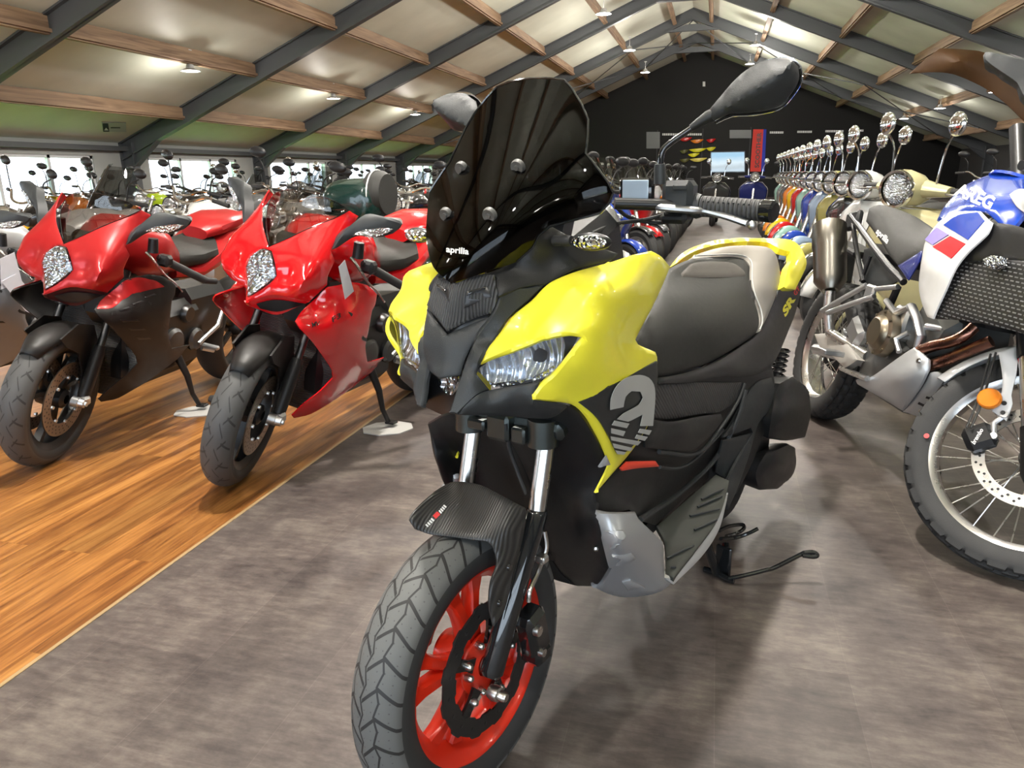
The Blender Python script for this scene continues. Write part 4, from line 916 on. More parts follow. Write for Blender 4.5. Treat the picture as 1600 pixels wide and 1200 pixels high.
# ---------------------------------------------------------------- the two full-fairing sport bikes
class MFrame(Frame):
    def __init__(s, M):
        s.M = M; m = np.array(M); s.R = m[:3, :3]; s.o = m[:3, 3]; s.c = s.R.T @ (CAM - s.o)
FM = Frame(-1.77, 2.37, 8, 12)
def build_sport(place, steer, body, side, label, wedge=None, low=None):
    fr = FM; T = thing('sport_motorcycle', label, 'motorcycle', place)
    both = mirror
    # nose
    hr = [(386,466,0),(400,457.5,.020),(420,444,.050),(432,431,.070),(429,410,.055),(424,391,.022),(416.5,388.5,0)]
    no = [(421,385,0),(450,372,.055),(487,355,.115),(520,342,.162),(546,329,.193),(561,338,.205),(552.5,351,.206),(526,378,.204),(518,392,.203),(524,408,.210),(513,432,.204),(512,446,.200),(484,472,.150),(455,466,.107),(425,460.5,.056),(383,473,0)] + hr
    ni = [(470,400,.13),(480,430,.140),(450,430,.095),(500,375,.17),(455,395,.095),(440,450,.07),(540,345,.19),(500,410,.185)]
    rb = [(385,347,-.205),(357.5,370,-.205),(340,400,-.195),(339,417.5,-.185),(344,432.5,-.165),(354,450,-.13),(365,385,-.15),(365,410,-.12),(364,432,-.105)]
    ni = [fr.flip(*p) for p in rb] + [(455,395,.100),(450,435,.088)]
    both(shell('nose_fairing', T, fr, no, body, ni, th=.004, step=9, rnd=.003, lam=.03))

    h2 = hr; hd = shell('headlight', T, fr, h2, BLKS, th=.005, off=-.03, rnd=0); f = _rbf(h2, 'lin')
    shell('reflector', hd, fr, [(x, y, f(x, y)) for x, y in ((387,463),(401,455),(418,442.5),(430,431),(427,411),(422,393),(416,392),(400,430))], REFL, [(408,430,f(408,430) - .006)], th=.003, off=.003, rnd=0, step=6, kern='tps')
    shell('lamp_lens', hd, fr, h2, LENS, th=.003, rnd=0, off=.006); both(hd)
    f = _rbf(no, 'lin')
    bk = [(383,473,0),(425,460.5,.056),(455,466,.107),(484,472,.150),(465,480,.118),(433,492,.06),(405,484,.02),(386,477.5,0)]
    both(shell('nose_underside', T, fr, bk, low or body, [(433,482,.055)], th=.01, step=8))
    it = [(400,474,.020),(430,468,.060),(476,474,.135),(455,481,.105),(432,486,.058),(406,481,.022)]
    both(shell('nose_intake', T, fr, it, BLKS, th=.004, off=.006, step=8, rnd=.001))
    so = [(421,385,0),(450,372,.055),(487,355,.115),(520,342,.162),(546,329,.193),(525,315,.158),(500,306,.112),(480,300,.06),(462,296,.012),(445,297,-.06),(434,300,-.125),(427.5,304,-.185),(420,317.5,-.165),(416,340,-.120),(417.5,362,-.056)]
    ws = shell('windscreen', T, fr, so, CLEARS, [(470,340,.06),(445,345,.0),(440,320,-.055),(490,325,.09)], th=.003, step=11, rnd=0, kern='tps')
    fw_ = _rbf(so + [(470,340,.06),(445,345,.0),(440,320,-.055),(490,325,.09)], 'tps'); MB().tube([fr.px(x, y, fw_(x, y)) for x, y in _resample(so, 8)], .0016, 5, closed=True).build('screen_rim', GLB, ws)  # thin tube added so the edge of the clear screen shows
    # mirrors with indicator lens
    mo = [(518,391,.203),(526,375,.218),(547.5,352,.250),(565,337.5,.275),(577.5,333,.295),(600,338.5,.350),(625,346,.405),(629,351,.413),(625,357.5,.405),(610,367,.375),(585,372.5,.325),(562,369,.285),(549,373,.255),(527,388,.22)]
    mr = shell('mirror', T, fr, mo, BLK2, [(580,350,.315),(600,350,.355)], th=.035, step=8, rnd=.006)
    fm_ = _rbf(mo, 'lin')
    shell('indicator_lens', mr, fr, [(x, y, fm_(x, y)) for x, y in ((552,367),(566,360),(600,355),(616,357),(604,364),(583,370.5),(563,368))], REFLS, th=.002, off=.010, rnd=.002, step=6)
    both(mr)
    # side fairing
    sf = [(484,474,.150),(497,463,.175),(512.5,449,.200),(530,446,.215),(550,441,.225),(575,446,.235),(590,460,.240),(587.5,476,.245),(582.7,485,.25),(577,517,.25),(572,541,.24),(575,567,.225),(601,559.5,.20),(593,567.5,.195),(583,581,.185),(553,605,.165),(527,623.5,.145),(487,647.5,.115),(460,654,.10),(457,650,.105),(473,634,.125),(503,610,.160),(521,591,.185),(520,580.5,.190),(508,562,.205),(487,532.5,.215),(471,514,.210),(463,500.5,.190),(471,487,.170)]
    sfi = [(520,500,.245),(540,540,.245),(550,580,.20),(500,630,.15),(540,470,.235),(520,540,.235)]
    sfo = shell('side_fairing', T, fr, sf, side, sfi, th=.005, step=10, rnd=.003); f = _rbf(sf + sfi, 'tps')
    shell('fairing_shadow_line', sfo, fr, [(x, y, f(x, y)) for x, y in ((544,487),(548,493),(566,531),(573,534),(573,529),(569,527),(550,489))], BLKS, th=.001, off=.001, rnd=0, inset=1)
    sfs = Surf(fr, [(x, y, l) for x, y, l in sf + sfi])
    decal_text('MV', [(487,504),(500,501),(499,509),(488,512)], sfs, GRSAT, sfo, off=.003); decal_text('F3', [(518,496),(532,488),(533,496),(520,504)], sfs, GRSAT, sfo, off=.003)
    if wedge:
        wq = [(484,474),(497,464),(513,451),(535,446),(560,452),(572,462),(540,470),(515,480),(490,498),(478,500),(466,500),(471,487)]
        shell('fairing_wedge', sfo, fr, [(x, y, f(x, y)) for x, y in wq], wedge, th=.002, off=.002, rnd=.001, step=8)
    if wedge:
        for q in ([(498,502),(515,497),(521,499),(503,505)], [(520,492),(536,486),(541,488),(525,495)], [(541,480),(556,474),(560,476),(545,483)], [(500,519),(528,519),(531,522),(505,523)], [(512,533),(536,533),(539,536),(516,537)], [(522,548),(542,548),(545,551),(526,552)]):
            shell('fairing_slot', sfo, fr, [(x, y, f(x, y)) for x, y in q], BLKS, th=.002, off=.002, rnd=.001, step=8, inset=1)
    both(sfo)
    for q in ([(540,520),(556,514),(557,517),(541,523)], [(536,530),(553,524),(554,527),(537,533)]):
        pass
    rd = [(412,466,.30),(470,478,.30),(486,533,.33),(520,580,.38),(522,592,.38),(470,640,.34),(440,630,.32),(425,560,.32),(405,520,.30)]
    shell('radiator', T, fr, rd, knit_mat('radiator_fins', (.02, .02, .02), 45, .4, .8, 'Z', (.07, .07, .07)), th=.04, ax=1, step=12)
    m = MB(); m.box((0, .62, .42), (.24, .55, .38), bev=.06); m.box((0, .45, .70), (.22, .4, .3), bev=.06); m.box((0, .95, .50), (.2, .4, .3), bev=.05); m.build('engine', DKM if 0 else BLKS, T)
    m = MB()
    for k, (y, z, r) in enumerate(((.62, .42, .075), (.80, .40, .06), (.72, .55, .045))): m.lathe([(0, .03), (r * .8, .03), (r, .015), (r, 0)], c=(.12, y, z), n=24)
    m.build('engine_cover', DKM, T)
    # tank, seat, tail
    def sec(y, w, z0, z1, k=.6): return [(-w, y, z0), (-w * 1.02, y, z0 + (z1 - z0) * k), (-w * .6, y, z1 - .012), (0, y, z1), (w * .6, y, z1 - .012), (w * 1.02, y, z0 + (z1 - z0) * k), (w, y, z0)]
    def rnd_sec(y, w, z0, z1, n=16): return [(w * math.copysign(abs(math.cos(a)) ** .75, math.cos(a)), y, (z0 + z1) / 2 + (z1 - z0) / 2 * math.copysign(abs(math.sin(a)) ** .75, math.sin(a))) for a in [2 * PI * i / n for i in range(n)]]
    MB().loft([rnd_sec(y, w, z0, z1) for y, w, z0, z1 in ((.24, .06, .86, .96), (.29, .12, .80, 1.0), (.38, .165, .76, 1.03), (.49, .17, .74, 1.02), (.60, .135, .74, .97), (.69, .10, .74, .89), (.71, .06, .76, .84))]).build('fuel_tank', body, T)
    MB().loft([rnd_sec(y, w, z0, z1) for y, w, z0, z1 in ((.66, .06, .77, .85), (.72, .11, .76, .86), (.82, .15, .77, .865), (.94, .15, .78, .88), (1.0, .10, .80, .91))]).build('seat', SEATB, T)
    MB().loft([rnd_sec(y, w, z0, z1) for y, w, z0, z1 in ((.70, .08, .71, .77), (.82, .155, .71, .80), (.94, .165, .74, .86), (1.08, .15, .80, .94), (1.3, .11, .86, .98), (1.5, .06, .92, 1.0), (1.56, .02, .96, .99))]).build('tail_fairing', body, T)
    MB().loft([rnd_sec(y, w, z0, z1) for y, w, z0, z1 in ((.95, .07, .88, .94), (1.01, .12, .90, .985), (1.15, .125, .92, 1.01), (1.3, .09, .93, 1.01))]).build('pillion_pad', body, T)
    # rear wheel, swing arm
    Mr = Matrix.Translation((0, 1.38, .315)); tyre('rear_tyre', T, .315, .18, .222, RUB, 'sport', Mr, 160, 20)
    m = MB(); m.lathe([(.222, -.07), (.228, -.072), (.21, -.05), (.205, 0), (.21, .05), (.228, .072), (.222, .07)], n=48); m.lathe([(.03, -.06), (.05, 0), (.03, .06)], n=20)
    for k in range(5): a = 2 * PI * k / 5; m.box((0, .12 * math.cos(a), .12 * math.sin(a)), (.03, .18, .03), rx=a, bev=.006)
    o = m.build('rear_rim', BLKS, T, fix=False); o.matrix_local = Mr
    m = MB(); m.tube([(-.11, .85, .42), (-.13, 1.1, .40), (-.12, 1.38, .32)], [.05, .045, .035], 10); m.box((0, .88, .42), (.2, .1, .12), bev=.03); m.build('swing_arm', BLKS, T)
    m = MB()
    for k, (x, z) in enumerate(((-.13, .33), (-.15, .40), (-.13, .47))): m.tube([(x, .9, z - .1), (x, 1.15, z - .02), (x * 1.1, 1.30, z + .04)], .032, 12)
    m.build('exhaust_pipe', STL, T)
    m = MB(); m.tube([(.17, .80, .36), (.20, .86, .34)], .012, 8); m.box((.22, .80, .38), (.09, .03, .02), bev=.006); m.tube([(.15, .80, .38), (.16, .95, .45), (.13, 1.05, .55)], .012, 8); m.build('footrest', ALU, T)
    # clip-on bars
    g1, g2, g3 = Vector(fr.px(566, 411, .235)), Vector(fr.px(637, 452, .345)), Vector(fr.px(668, 456, .39))
    for sx in (1, -1):
        c = lambda v: Vector((v.x * sx, v.y, v.z))
        m = MB(); m.tube([c(g1.lerp(g2, .25)), c(g2)], [.018, .0175], 16); m.tube([c(g2), c(g2.lerp(g3, .55))], [.016, .014], 14); m.build('grip', RUB, T)
        m = MB(); m.tube([c(g1), c(g1.lerp(g2, .3))], .012, 12); m.box(c(g1.lerp(g2, .14)), (.06, .05, .05), bev=.012); m.lathe([(0, .06), (.02, .06), (.022, 0), (.0, 0)], c=c(g1 + Vector((-.01, -.02, .02))), axis='Z', n=16); m.build('switch_housing', BLK, T)
        lv = smooth_path([c(Vector(fr.px(x, y, l))) for x, y, l in ((548,402,.215),(556,412,.235),(575,441,.275),(590,456,.30),(601,472,.32))], 4)
        MB().tube(lv, [.009] * 8 + [.006] * (len(lv) - 8), 8, flat=.6).build('clutch_lever', STL, T)
    # side stand
    p0, p1, p2 = Vector((.13, .66, .34)), Vector(fr.px(598, 640, .20)), Vector(fr.px(607, 659, .215))
    m = MB(); m.tube([p0, p0.lerp(p1, .5) + Vector((.012, 0, 0)), p1, p2], [.020, .016, .012, .012], 12); m.box(p2 + Vector((.01, .01, -.002)), (.05, .045, .012), bev=.004, ry=-.2); m.build('side_stand', GRSAT, T)
    # steered front end
    ax = Vector((0, math.sin(math.radians(23)), math.cos(math.radians(23))))
    St = Matrix.Translation((0, .03, .30)) @ Matrix.Rotation(math.radians(steer), 4, ax) @ Matrix.Translation((0, -.03, -.30))
    Mw = St @ Matrix.Translation((0, 0, .298))
    tyre('front_tyre', T, .300, .120, .222, SLICK, 'sport', Mw, 160, 36)
    m = MB(); m.lathe([(.216, -.045), (.226, -.048), (.222, -.04), (.205, -.028), (.198, 0), (.205, .028), (.222, .04), (.226, .048), (.216, .045), (.195, .03), (.190, 0), (.195, -.03)], n=72, closed=True); m.lathe([(.02, -.06), (.04, -.05), (.045, 0), (.04, .05), (.02, .06)], n=24)
    for k in range(3):
        for d in (-.2, .2):
            a = 2 * PI * k / 3 + .4; a0, a1 = a + d * .6, a + d * 1.6
            m.loft([[Vector((h * q, 0, 0)) + Vector((0, math.cos(a0 + (a1 - a0) * t), math.sin(a0 + (a1 - a0) * t))) * (.035 + .163 * t) + Vector((0, -math.sin(a0), math.cos(a0))) * w * p for p, q in ((-1, -1), (1, -1), (1, 1), (-1, 1))] for t, w, h in ((0, .018, .022), (.5, .010, .014), (1, .014, .016))], smooth=False)
    o = m.build('front_rim', BLKS, T, fix=False); o.matrix_local = Mw
    for sx in (1, -1):
        d = disc('brake_disc', T, .105, .160, mat('disc_bronze', (.30, .25, .20), .35, metal=.9), Mw, x=.055 * sx, holes=30, rows=3, th=.005)
        m = MB()
        for k in range(8):
            a = 2 * PI * k / 8; m.lathe([(0, .010 * sx), (.007, .008 * sx), (.008, 0)], c=(.058 * sx, .10 * math.cos(a), .10 * math.sin(a)), n=10)
        m.build('disc_button', ALU, d)
        top = St @ Vector((.10 * sx, .30, .82)); mid = St @ Vector((.105 * sx, .14, .50)); low_ = St @ Vector((.105 * sx, .04, .30))
        m = MB(); m.tube([top, top.lerp(mid, .6)], .027, 16); m.build('fork_upper', BLKS, T)
        m = MB(); m.tube([top.lerp(mid, .55), mid.lerp(top, .02)], .016, 16); m.build('fork_tube', DKM, T)
        m = MB(); m.tube([mid.lerp(top, .03), mid.lerp(low_, .1), low_.lerp(mid, .1), low_ + Vector((0, -.01, -.01))], [.022, .027, .026, .018], 14); fl = m.build('fork_foot', GRSAT, T)
        m = MB(); M2 = St @ Matrix.Translation((.105 * sx, .0, .298)); m.lathe([(0, .040), (.010, .040), (.011, .032), (.018, .030), (.021, .01), (.023, .008), (.023, -.02)] if sx > 0 else [(0, -.05), (.014, -.048), (.024, -.02), (.026, .02)], M=M2, n=20); m.box(M2 @ Vector((.015 * sx, .03, .0)), (.03, .05, .04), bev=.01); m.build('axle_clamp', ALU if sx > 0 else BLKS, fl)
        m = MB(); q = St @ Vector((.085 * sx, .115, .36)); m.box(q, (.05, .06, .12), bev=.014, rz=math.radians(steer), rx=-.35); m.build('brake_caliper', GRSAT, T)
    # mudguard hugging the tyre
    secs = []
    for i in range(16):
        a = math.radians(52 + i * 7.5); w = .066 * min(1, .55 + .16 * i)
        secs.append([Vector((w * x, -math.cos(a) * -(.322 - .030 * abs(x) ** 2.4) * -1, math.sin(a) * (.322 - .030 * abs(x) ** 2.4))) for x in [k / 5 - 1 for k in range(11)]])
    m = MB(); m.add([Vector((p.x, p.y, p.z)) for s_ in secs for p in s_], [(i * 11 + k, i * 11 + k + 1, (i + 1) * 11 + k + 1, (i + 1) * 11 + k) for i in range(15) for k in range(10)], True)
    for sx in (1, -1):   # side blades running down the fork
        pts = [(-.10, .30), (.02, .335), (.14, .30), (.20, .18), (.17, .05), (.11, -.03), (.07, -.02), (.08, .10), (.04, .20), (-.05, .25)]
        m.prism(pts, 'X', sx * .067, sx * .074)
    o = m.build('front_mudguard', GRSAT, T, auto=50); o.matrix_local = Mw
    so_ = o.modifiers.new('s', 'SOLIDIFY'); so_.thickness = .003
    m = MB(); m.box((0, .33, .88), (.24, .10, .03), bev=.012); m.box((0, .22, .93), (.14, .10, .06), bev=.02, rx=-.5); m.build('instrument_panel', BLKS, T)
    return T
FRONT_RED = build_sport(FM, 21, REDP, REDP, 'glossy red sport motorcycle with full fairing, white tag on its bar', low=REDP)
FL = Frame(-2.70, 2.36, -3.6, 11.5)
DARK_RED = build_sport(FL, 12, REDM, GRSAT, 'satin red and black sport motorcycle left of the glossy red one', wedge=REDM, low=REDD)
for fr_, lb in ((FM, 'grey octagonal stand plate under the glossy red motorcycle'), (FL, 'grey octagonal stand plate beside the front wheel of the glossy red motorcycle')):
    p = (fr_.M @ Vector((.225, .72, .05))); m = MB()
    pl = [(.10 * math.cos(2 * PI * (k + .5) / 8) * (1.25), .10 * math.sin(2 * PI * (k + .5) / 8)) for k in range(8)]
    m.prism(pl, 'Z', 0, .005); o = m.build('stand_plate', mat('plate_grey', (.42, .41, .39), .5)); o.location = (p.x, p.y, .001); o.rotation_euler = (0, 0, .5); tag(o, lb, 'stand plate', 'side stand plates')
FS3 = Frame(-3.72, 2.55, -2, 11)
SILVER = build_sport(FS3, 10, mat('silver_satin', (.42, .43, .44), .35, metal=.5), mat('grey_satin', (.23, .24, .26), .35, metal=.5), 'silver grey sport motorcycle cut by the left edge, papers hanging on it', wedge=MATS['silver_satin'])
m = MB()
for pts in ([(0,404,.33),(22,394,.33),(34,440,.33),(2,452,.33)], [(2,440,.335),(24,428,.335),(72,483,.335),(63,497,.335),(40,486,.335)]):
    q = [FS3.M @ Vector(FS3.px(*p)) for p in pts]; n = len(q)
    m.add(q + [p + Vector((.001, .001, 0)) for p in q], [tuple(range(n)), tuple(range(2 * n - 1, n - 1, -1))] + [(k, (k + 1) % n, n + (k + 1) % n, n + k) for k in range(n)], False)
tag(m.build('paper_sheet', PAPER), 'white paper sheets hanging on the silver grey motorcycle at the left edge', 'paper')
# paper tag
m = MB()
q = [Vector(FM.px(x, y, .262)) for x, y in ((529,417),(539,406),(553,455),(539,468))]; m.add([FM.M @ p for p in q] + [FM.M @ (p + Vector((-.001, .001, 0))) for p in q], [(0, 1, 2, 3), (7, 6, 5, 4), (0, 4, 5, 1), (1, 5, 6, 2), (2, 6, 7, 3), (3, 7, 4, 0)], False)
tag(m.build('price_tag', PAPER), 'white folded paper tag hanging at the bar of the glossy red motorcycle', 'tag')
# ---------------------------------------------------------------- blue and white adventure bike at the right edge
FA = Frame(.87, 2.20, -13, 11)
def build_adv():
    fr = FA; T = thing('adventure_motorcycle', 'blue, white and red adventure motorcycle with spoked wheels at the right edge', 'motorcycle', fr)
    both = mirror
    tk = [(1462,344,-.13),(1470,327.5,-.11),(1490,303,-.07),(1512.5,285,-.04),(1550,270,0),(1575,267,.02),(1610,272,.02),(1660,296,-.02),(1660,330,-.12),(1620,330,-.15),(1600,333,-.165),(1580,356,-.185),(1570,358,-.188),(1542.5,333,-.18),(1532.5,329,-.178),(1505,331,-.17),(1476,351,-.165)]
    tki = [(1540,300,-.13),(1570,300,-.12),(1510,310,-.135),(1600,300,-.12)]
    tank = shell('fuel_tank', T, fr, tk, BLUP, tki, th=.01, step=9, rnd=.004); ts = Surf(fr, tk + tki)
    decal_text('AREG', [(1500,285),(1557,308),(1546,328),(1490,304)], ts, WHTP, tank, bold=.04, off=.003)
    both(tank)
    sh = [(1434,434,-.215),(1439,399,-.215),(1445,374,-.20),(1464,347,-.185),(1476,338,-.185),(1491,330,-.185),(1530,329,-.195),(1541,341,-.21),(1548,346.5,-.215),(1541,364,-.225),(1511,393,-.235),(1491.5,418,-.240),(1475,454,-.240),(1461,484,-.235),(1455.5,498,-.232),(1447,495,-.225),(1439,476,-.22),(1434,454,-.215)]
    sh_ = shell('side_shroud', T, fr, sh, WHT, [(1460,420,-.24),(1500,370,-.22)], th=.005, step=9, rnd=.004); f = _rbf(sh + [(1460,420,-.24),(1500,370,-.22)], 'tps')
    for q, mm in (([(1475,352),(1497,337),(1529,332),(1539,345),(1513,375)], BLUP), ([(1446,375),(1464,355),(1483,367),(1458,383)], mat('violet_film', (.20, .15, .52), .3)), ([(1458,386),(1486,369),(1509,381),(1487,404)], mat('red_film', (.75, .02, .03), .25, coat=.4))):
        shell('shroud_film', sh_, fr, [(x, y, f(x, y)) for x, y in q], mm, th=.003, off=.003, rnd=0, step=6, inset=1)
    both(sh_)
    m_, t_, b_ = newmat('radiator_guard'); tc = t_.n('TexCoord'); br = t_.n('TexBrick', offset=.5); mp = t_.n('Mapping'); mp.inputs['Rotation'].default_value = (0, PI / 2, PI / 2); t_.l(tc.outputs['Object'], mp.inputs[0]); t_.l(mp.outputs[0], br.inputs[0])
    for k, v in (('Scale', 1.0), ('Mortar Size', .0042), ('Brick Width', .022), ('Row Height', .0115)): br.inputs[k].default_value = v
    br.inputs[1].default_value = (.14, .145, .15, 1); br.inputs[2].default_value = (.2, .205, .21, 1); br.inputs[3].default_value = (.008, .008, .009, 1); t_.l(br.outputs[0], b_.inputs['Base Color']); b_.inputs['Roughness'].default_value = .45
    bl = [(1548,347,-.200),(1585,352,-.195),(1640,372,-.18),(1640,415,-.19),(1600,408,-.19),(1555,405,-.20),(1505,409,-.215),(1498,416,-.22),(1511,394,-.22),(1541,365,-.21)]
    both(shell('side_panel', T, fr, bl, BLK, th=.005, step=9))
    gr = [(1500,409,-.205),(1555,404,-.198),(1600,408,-.19),(1640,415,-.185),(1640,535,-.185),(1600,522,-.19),(1568,513,-.195),(1500,500,-.21),(1457,498,-.22),(1476,455,-.222),(1492,419,-.22)]
    both(shell('radiator_guard', T, fr, gr, m_, th=.008, step=10))
    ch = [(1548,408),(1560,402),(1577,404),(1574,412),(1577,417),(1562,424),(1551,418)]
    f2 = _rbf(gr, 'lin'); both(shell('indicator_lens', T, fr, [(x, y, f2(x, y)) for x, y in ch], REFLS, th=.02, off=.03, rnd=.006, step=6))
    st = [(1351,345,-.06),(1356,325,-.05),(1372,318,-.04),(1400,324,-.02),(1430,336,-.01),(1450,349,-.01),(1461,358,-.06),(1446,380,-.13),(1437,393,-.15),(1402,415,-.155),(1390,402,-.15),(1375,378,-.13),(1361,358,-.10)]
    se = shell('seat', T, fr, st, SEATB, [(1372,332,-.075),(1400,350,-.085),(1430,366,-.10),(1440,366,-.09)], th=.03, step=8, rnd=.006, inset=4)
    ss = Surf(fr, st + [(1372,332,-.075),(1400,350,-.085),(1430,366,-.10)]); decal_text('aprilia', [(1373,356),(1391,373),(1384,384),(1366,366)], ss, WHTP, se, bold=.03, off=.003)
    m = MB(); m.box((0, .95, .80), (.22, .75, .12), bev=.04, rx=-.04); m.box((0, .55, .80), (.26, .5, .28), bev=.08); m.build('seat_base', BLKS, T)
    both(shell('rear_side_cover', T, fr, [(1402,415,-.158),(1440,391,-.155),(1434,410,-.17),(1418,438,-.17)], mat('dark_blue_film', (.01, .02, .16), .25, coat=.5), th=.004, step=8))
    both(shell('side_plate', T, fr, [(1349,390,-.12),(1362,386,-.13),(1380,400,-.14),(1404,437,-.15),(1387,446,-.15),(1362,446,-.14),(1348,440,-.13)], BLK2, th=.006, step=9))
    R_ = lambda pts, r, nm, mm, mir=True: (lambda o: both(o) if mir else o)(MB().tube(path(fr, pts), r, 10).build(nm, mm, T))
    R_([(1330,338,-.13),(1345,358,-.14),(1365,386,-.155),(1390,418,-.16),(1412,441,-.16)], .013, 'frame_tube', BLKS)
    R_([(1333,350,-.13),(1336,375,-.14),(1342,410,-.15),(1349,440,-.155)], .010, 'frame_tube', BLKS)
    R_([(1345,440,-.15),(1360,400,-.15)], .008, 'frame_tube', BLKS)
    R_([(1284,486,-.22),(1320,465,-.20),(1354,446,-.17)], .011, 'footrest_bracket', ALU); R_([(1293,489,-.22),(1330,475,-.20),(1366,463,-.17)], .011, 'footrest_bracket', ALU); R_([(1364,452,-.17),(1403,448,-.16)], .010, 'footrest_bracket', ALU)
    both(MB().box(fr.px(1360, 457, -.172), (.02, .07, .06), bev=.008).build('footrest_plate', ALU, T)); both(MB().box(fr.px(1334, 345, -.12), (.03, .12, .08), bev=.01, rx=-.2).build('grab_handle', BLK, T))
    # silencer
    A_, B_ = Vector(fr.px(1296, 352, -.21)), Vector(fr.px(1297, 455, -.20)); m = MB()
    P = [A_, A_.lerp(B_, .02), A_.lerp(B_, .35), A_.lerp(B_, .37), A_.lerp(B_, .85), B_]; m.tube(P, [.062, .072, .074, .070, .068, .035], 28, flat=1.0); m.build('silencer', mat('titanium', (.23, .215, .185), .32, metal=1), T)
    MB().tube([B_, Vector(fr.px(1294, 490, -.19)), Vector(fr.px(1297, 520, -.17)), Vector((-.12, .95, .42))], .022, 14).build('exhaust_pipe', STL, T)
    both(shell('swing_arm_plate', T, fr, [(1271,522,-.16),(1304,519,-.165),(1322,536,-.165),(1338,562,-.165),(1318,575,-.165),(1298,556,-.165),(1281,545,-.16)], mat('bare_alloy', (.55, .53, .49), .45, metal=.5), th=.03, step=8, rnd=.005))
    both(MB().box(fr.px(1300, 551, -.23), (.09, .045, .02), bev=.003, rz=.2).build('footrest', ALU, T))
    both(MB().tube(path(fr, [(1315,575,-.15),(1330,582,-.15),(1355,592,-.15)]), .012, 8).build('brake_pedal', STL, T))
    # engine
    m = MB(); m.box((0, .80, .42), (.26, .42, .26), bev=.05); m.box((0, .62, .58), (.24, .26, .24), bev=.04, rx=.4); m.box((0, .86, .56), (.2, .2, .14), bev=.03)
    m.build('engine', mat('engine_grey', (.12, .12, .115), .4, metal=.7), T)
    c = Vector(fr.px(1379, 520, -.17)); m = MB(); m.lathe([(0, -.035), (.050, -.035), (.060, -.028), (.066, -.015), (.085, -.010), (.09, .02)], c=c, n=32)
    for k in range(8): a = 2 * PI * k / 8; m.lathe([(0, -.02), (.006, -.018), (.006, 0)], c=c + Vector((0, .078 * math.cos(a), .078 * math.sin(a))), n=8)
    m.build('clutch_cover', BRZ, T)
    m = MB(); c3 = Vector(fr.px(1410, 505, -.13)); m.box(c3, (.04, .10, .12), bev=.01); m.tube(path(fr, [(1385,470,-.15),(1400,490,-.16),(1420,480,-.15)]), .012, 8); m.tube(path(fr, [(1420,520,-.15),(1400,530,-.17),(1405,550,-.17)]), .010, 8); m.build('engine_fitting', ALU, T); m = MB(); m.box(fr.px(1340, 520, -.13), (.05, .14, .10), bev=.02, rx=.5); m.build('gearbox_cover', ALU, T)
    both(MB().tube(path(fr, [(1424,478,-.14),(1434,500,-.15),(1440,525,-.15),(1432,556,-.14)]), .018, 10, flat=.7).build('frame_spar', ALU, T)); both(MB().tube(path(fr, [(1448,510,-.13),(1475,515,-.11)]), .012, 10).build('frame_spar', ALU, T))
    both(MB().tube(path(fr, [(1403,448,-.13),(1385,490,-.12)]), .014, 8).build('frame_spar', BLKS, T))
    # bash plate and heat shield
    hp = [(1335,594,-.13),(1357,590,-.14),(1390,566,-.16),(1417,547,-.17),(1428,541.5,-.17),(1449,561,-.16),(1451.5,577.5,-.15),(1436,610,-.14),(1409,643.5,-.10),(1370,620,-.11),(1337.5,601,-.12)]
    shell('bash_plate', T, fr, hp, SILV if 0 else mat('plate_alloy', (.50, .51, .52), .38, metal=.5), [(1400,590,-.185),(1430,575,-.18)], th=.01, step=8, rnd=.006)
    h2 = [(1409,644,-.095),(1436,611,-.13),(1452,583,-.14),(1464,581,-.13),(1476,591,-.12),(1460,615,-.11),(1445,636,-.09),(1439,653.5,-.07)]
    b2 = shell('bash_plate', T, fr, h2, MATS['plate_alloy'], th=.008, step=8, rnd=.004); f = _rbf(h2, 'lin')
    for q in ([(1436,628),(1448,634),(1446,637),(1434,631)], [(1448,619),(1457,622),(1455,625),(1446,622)]): shell('plate_slot', b2, fr, [(x, y, f(x, y)) for x, y in q], BLKS, th=.001, off=.001, rnd=0, inset=1)
    MB().lathe([(0, -.006), (.008, -.006), (.010, 0)], c=fr.px(1436, 564, -.178), n=16).build('plate_bolt', STL, T); MB().lathe([(0, -.006), (.006, -.006), (.008, 0)], c=fr.px(1439, 643, -.09), n=16).build('plate_bolt', STL, T)
    COP = mat('header_copper', (.30, .14, .10), .28, metal=1)
    MB().tube(smooth_path(path(fr, [(1436,549,-.15),(1460,540,-.14),(1486,534,-.12),(1507,524,-.10),(1522,511,-.08)]), 4), .019, 14).build('exhaust_header', COP, T)
    MB().tube(smooth_path(path(fr, [(1448,573,-.13),(1480,562,-.11),(1515,547,-.08),(1549,533,-.05)]), 4), .019, 14).build('exhaust_header', COP, T)
    # wheels
    def spoked(nm, M, R, W, rr, knob, nu):
        t = tyre(nm + '_tyre', T, R, W, rr - .012, RUB, 'knob', M, nu, 30)
        m = MB(); hw = W * .36; m.lathe([(rr - .012, -hw), (rr, -hw - .003), (rr - .002, -hw + .006), (rr - .02, -hw * .7), (rr - .026, 0), (rr - .02, hw * .7), (rr - .002, hw - .006), (rr, hw + .003), (rr - .012, hw), (rr - .032, hw * .6), (rr - .036, 0), (rr - .032, -hw * .6)], n=96, closed=True); rim = m.build(nm + '_rim', STL, T); rim.matrix_local = M
        m = MB(); m.lathe([(.012, -.07), (.03, -.068), (.034, -.055), (.028, -.04), (.026, .04), (.034, .055), (.03, .068), (.012, .07)], n=28); hb = m.build(nm + '_hub', DKM, T); hb.matrix_local = M
        for k in range(32):
            a = 2 * PI * k / 32; s = (-1) ** (k // 2); off = .35 * (-1) ** k
            sp = MB().tube([(s * .05, .032 * math.cos(a + off), .032 * math.sin(a + off)), (s * hw * .55, (rr - .022) * math.cos(a), (rr - .022) * math.sin(a))], .0021, 6).build('spoke', STL, rim); 
        return rim
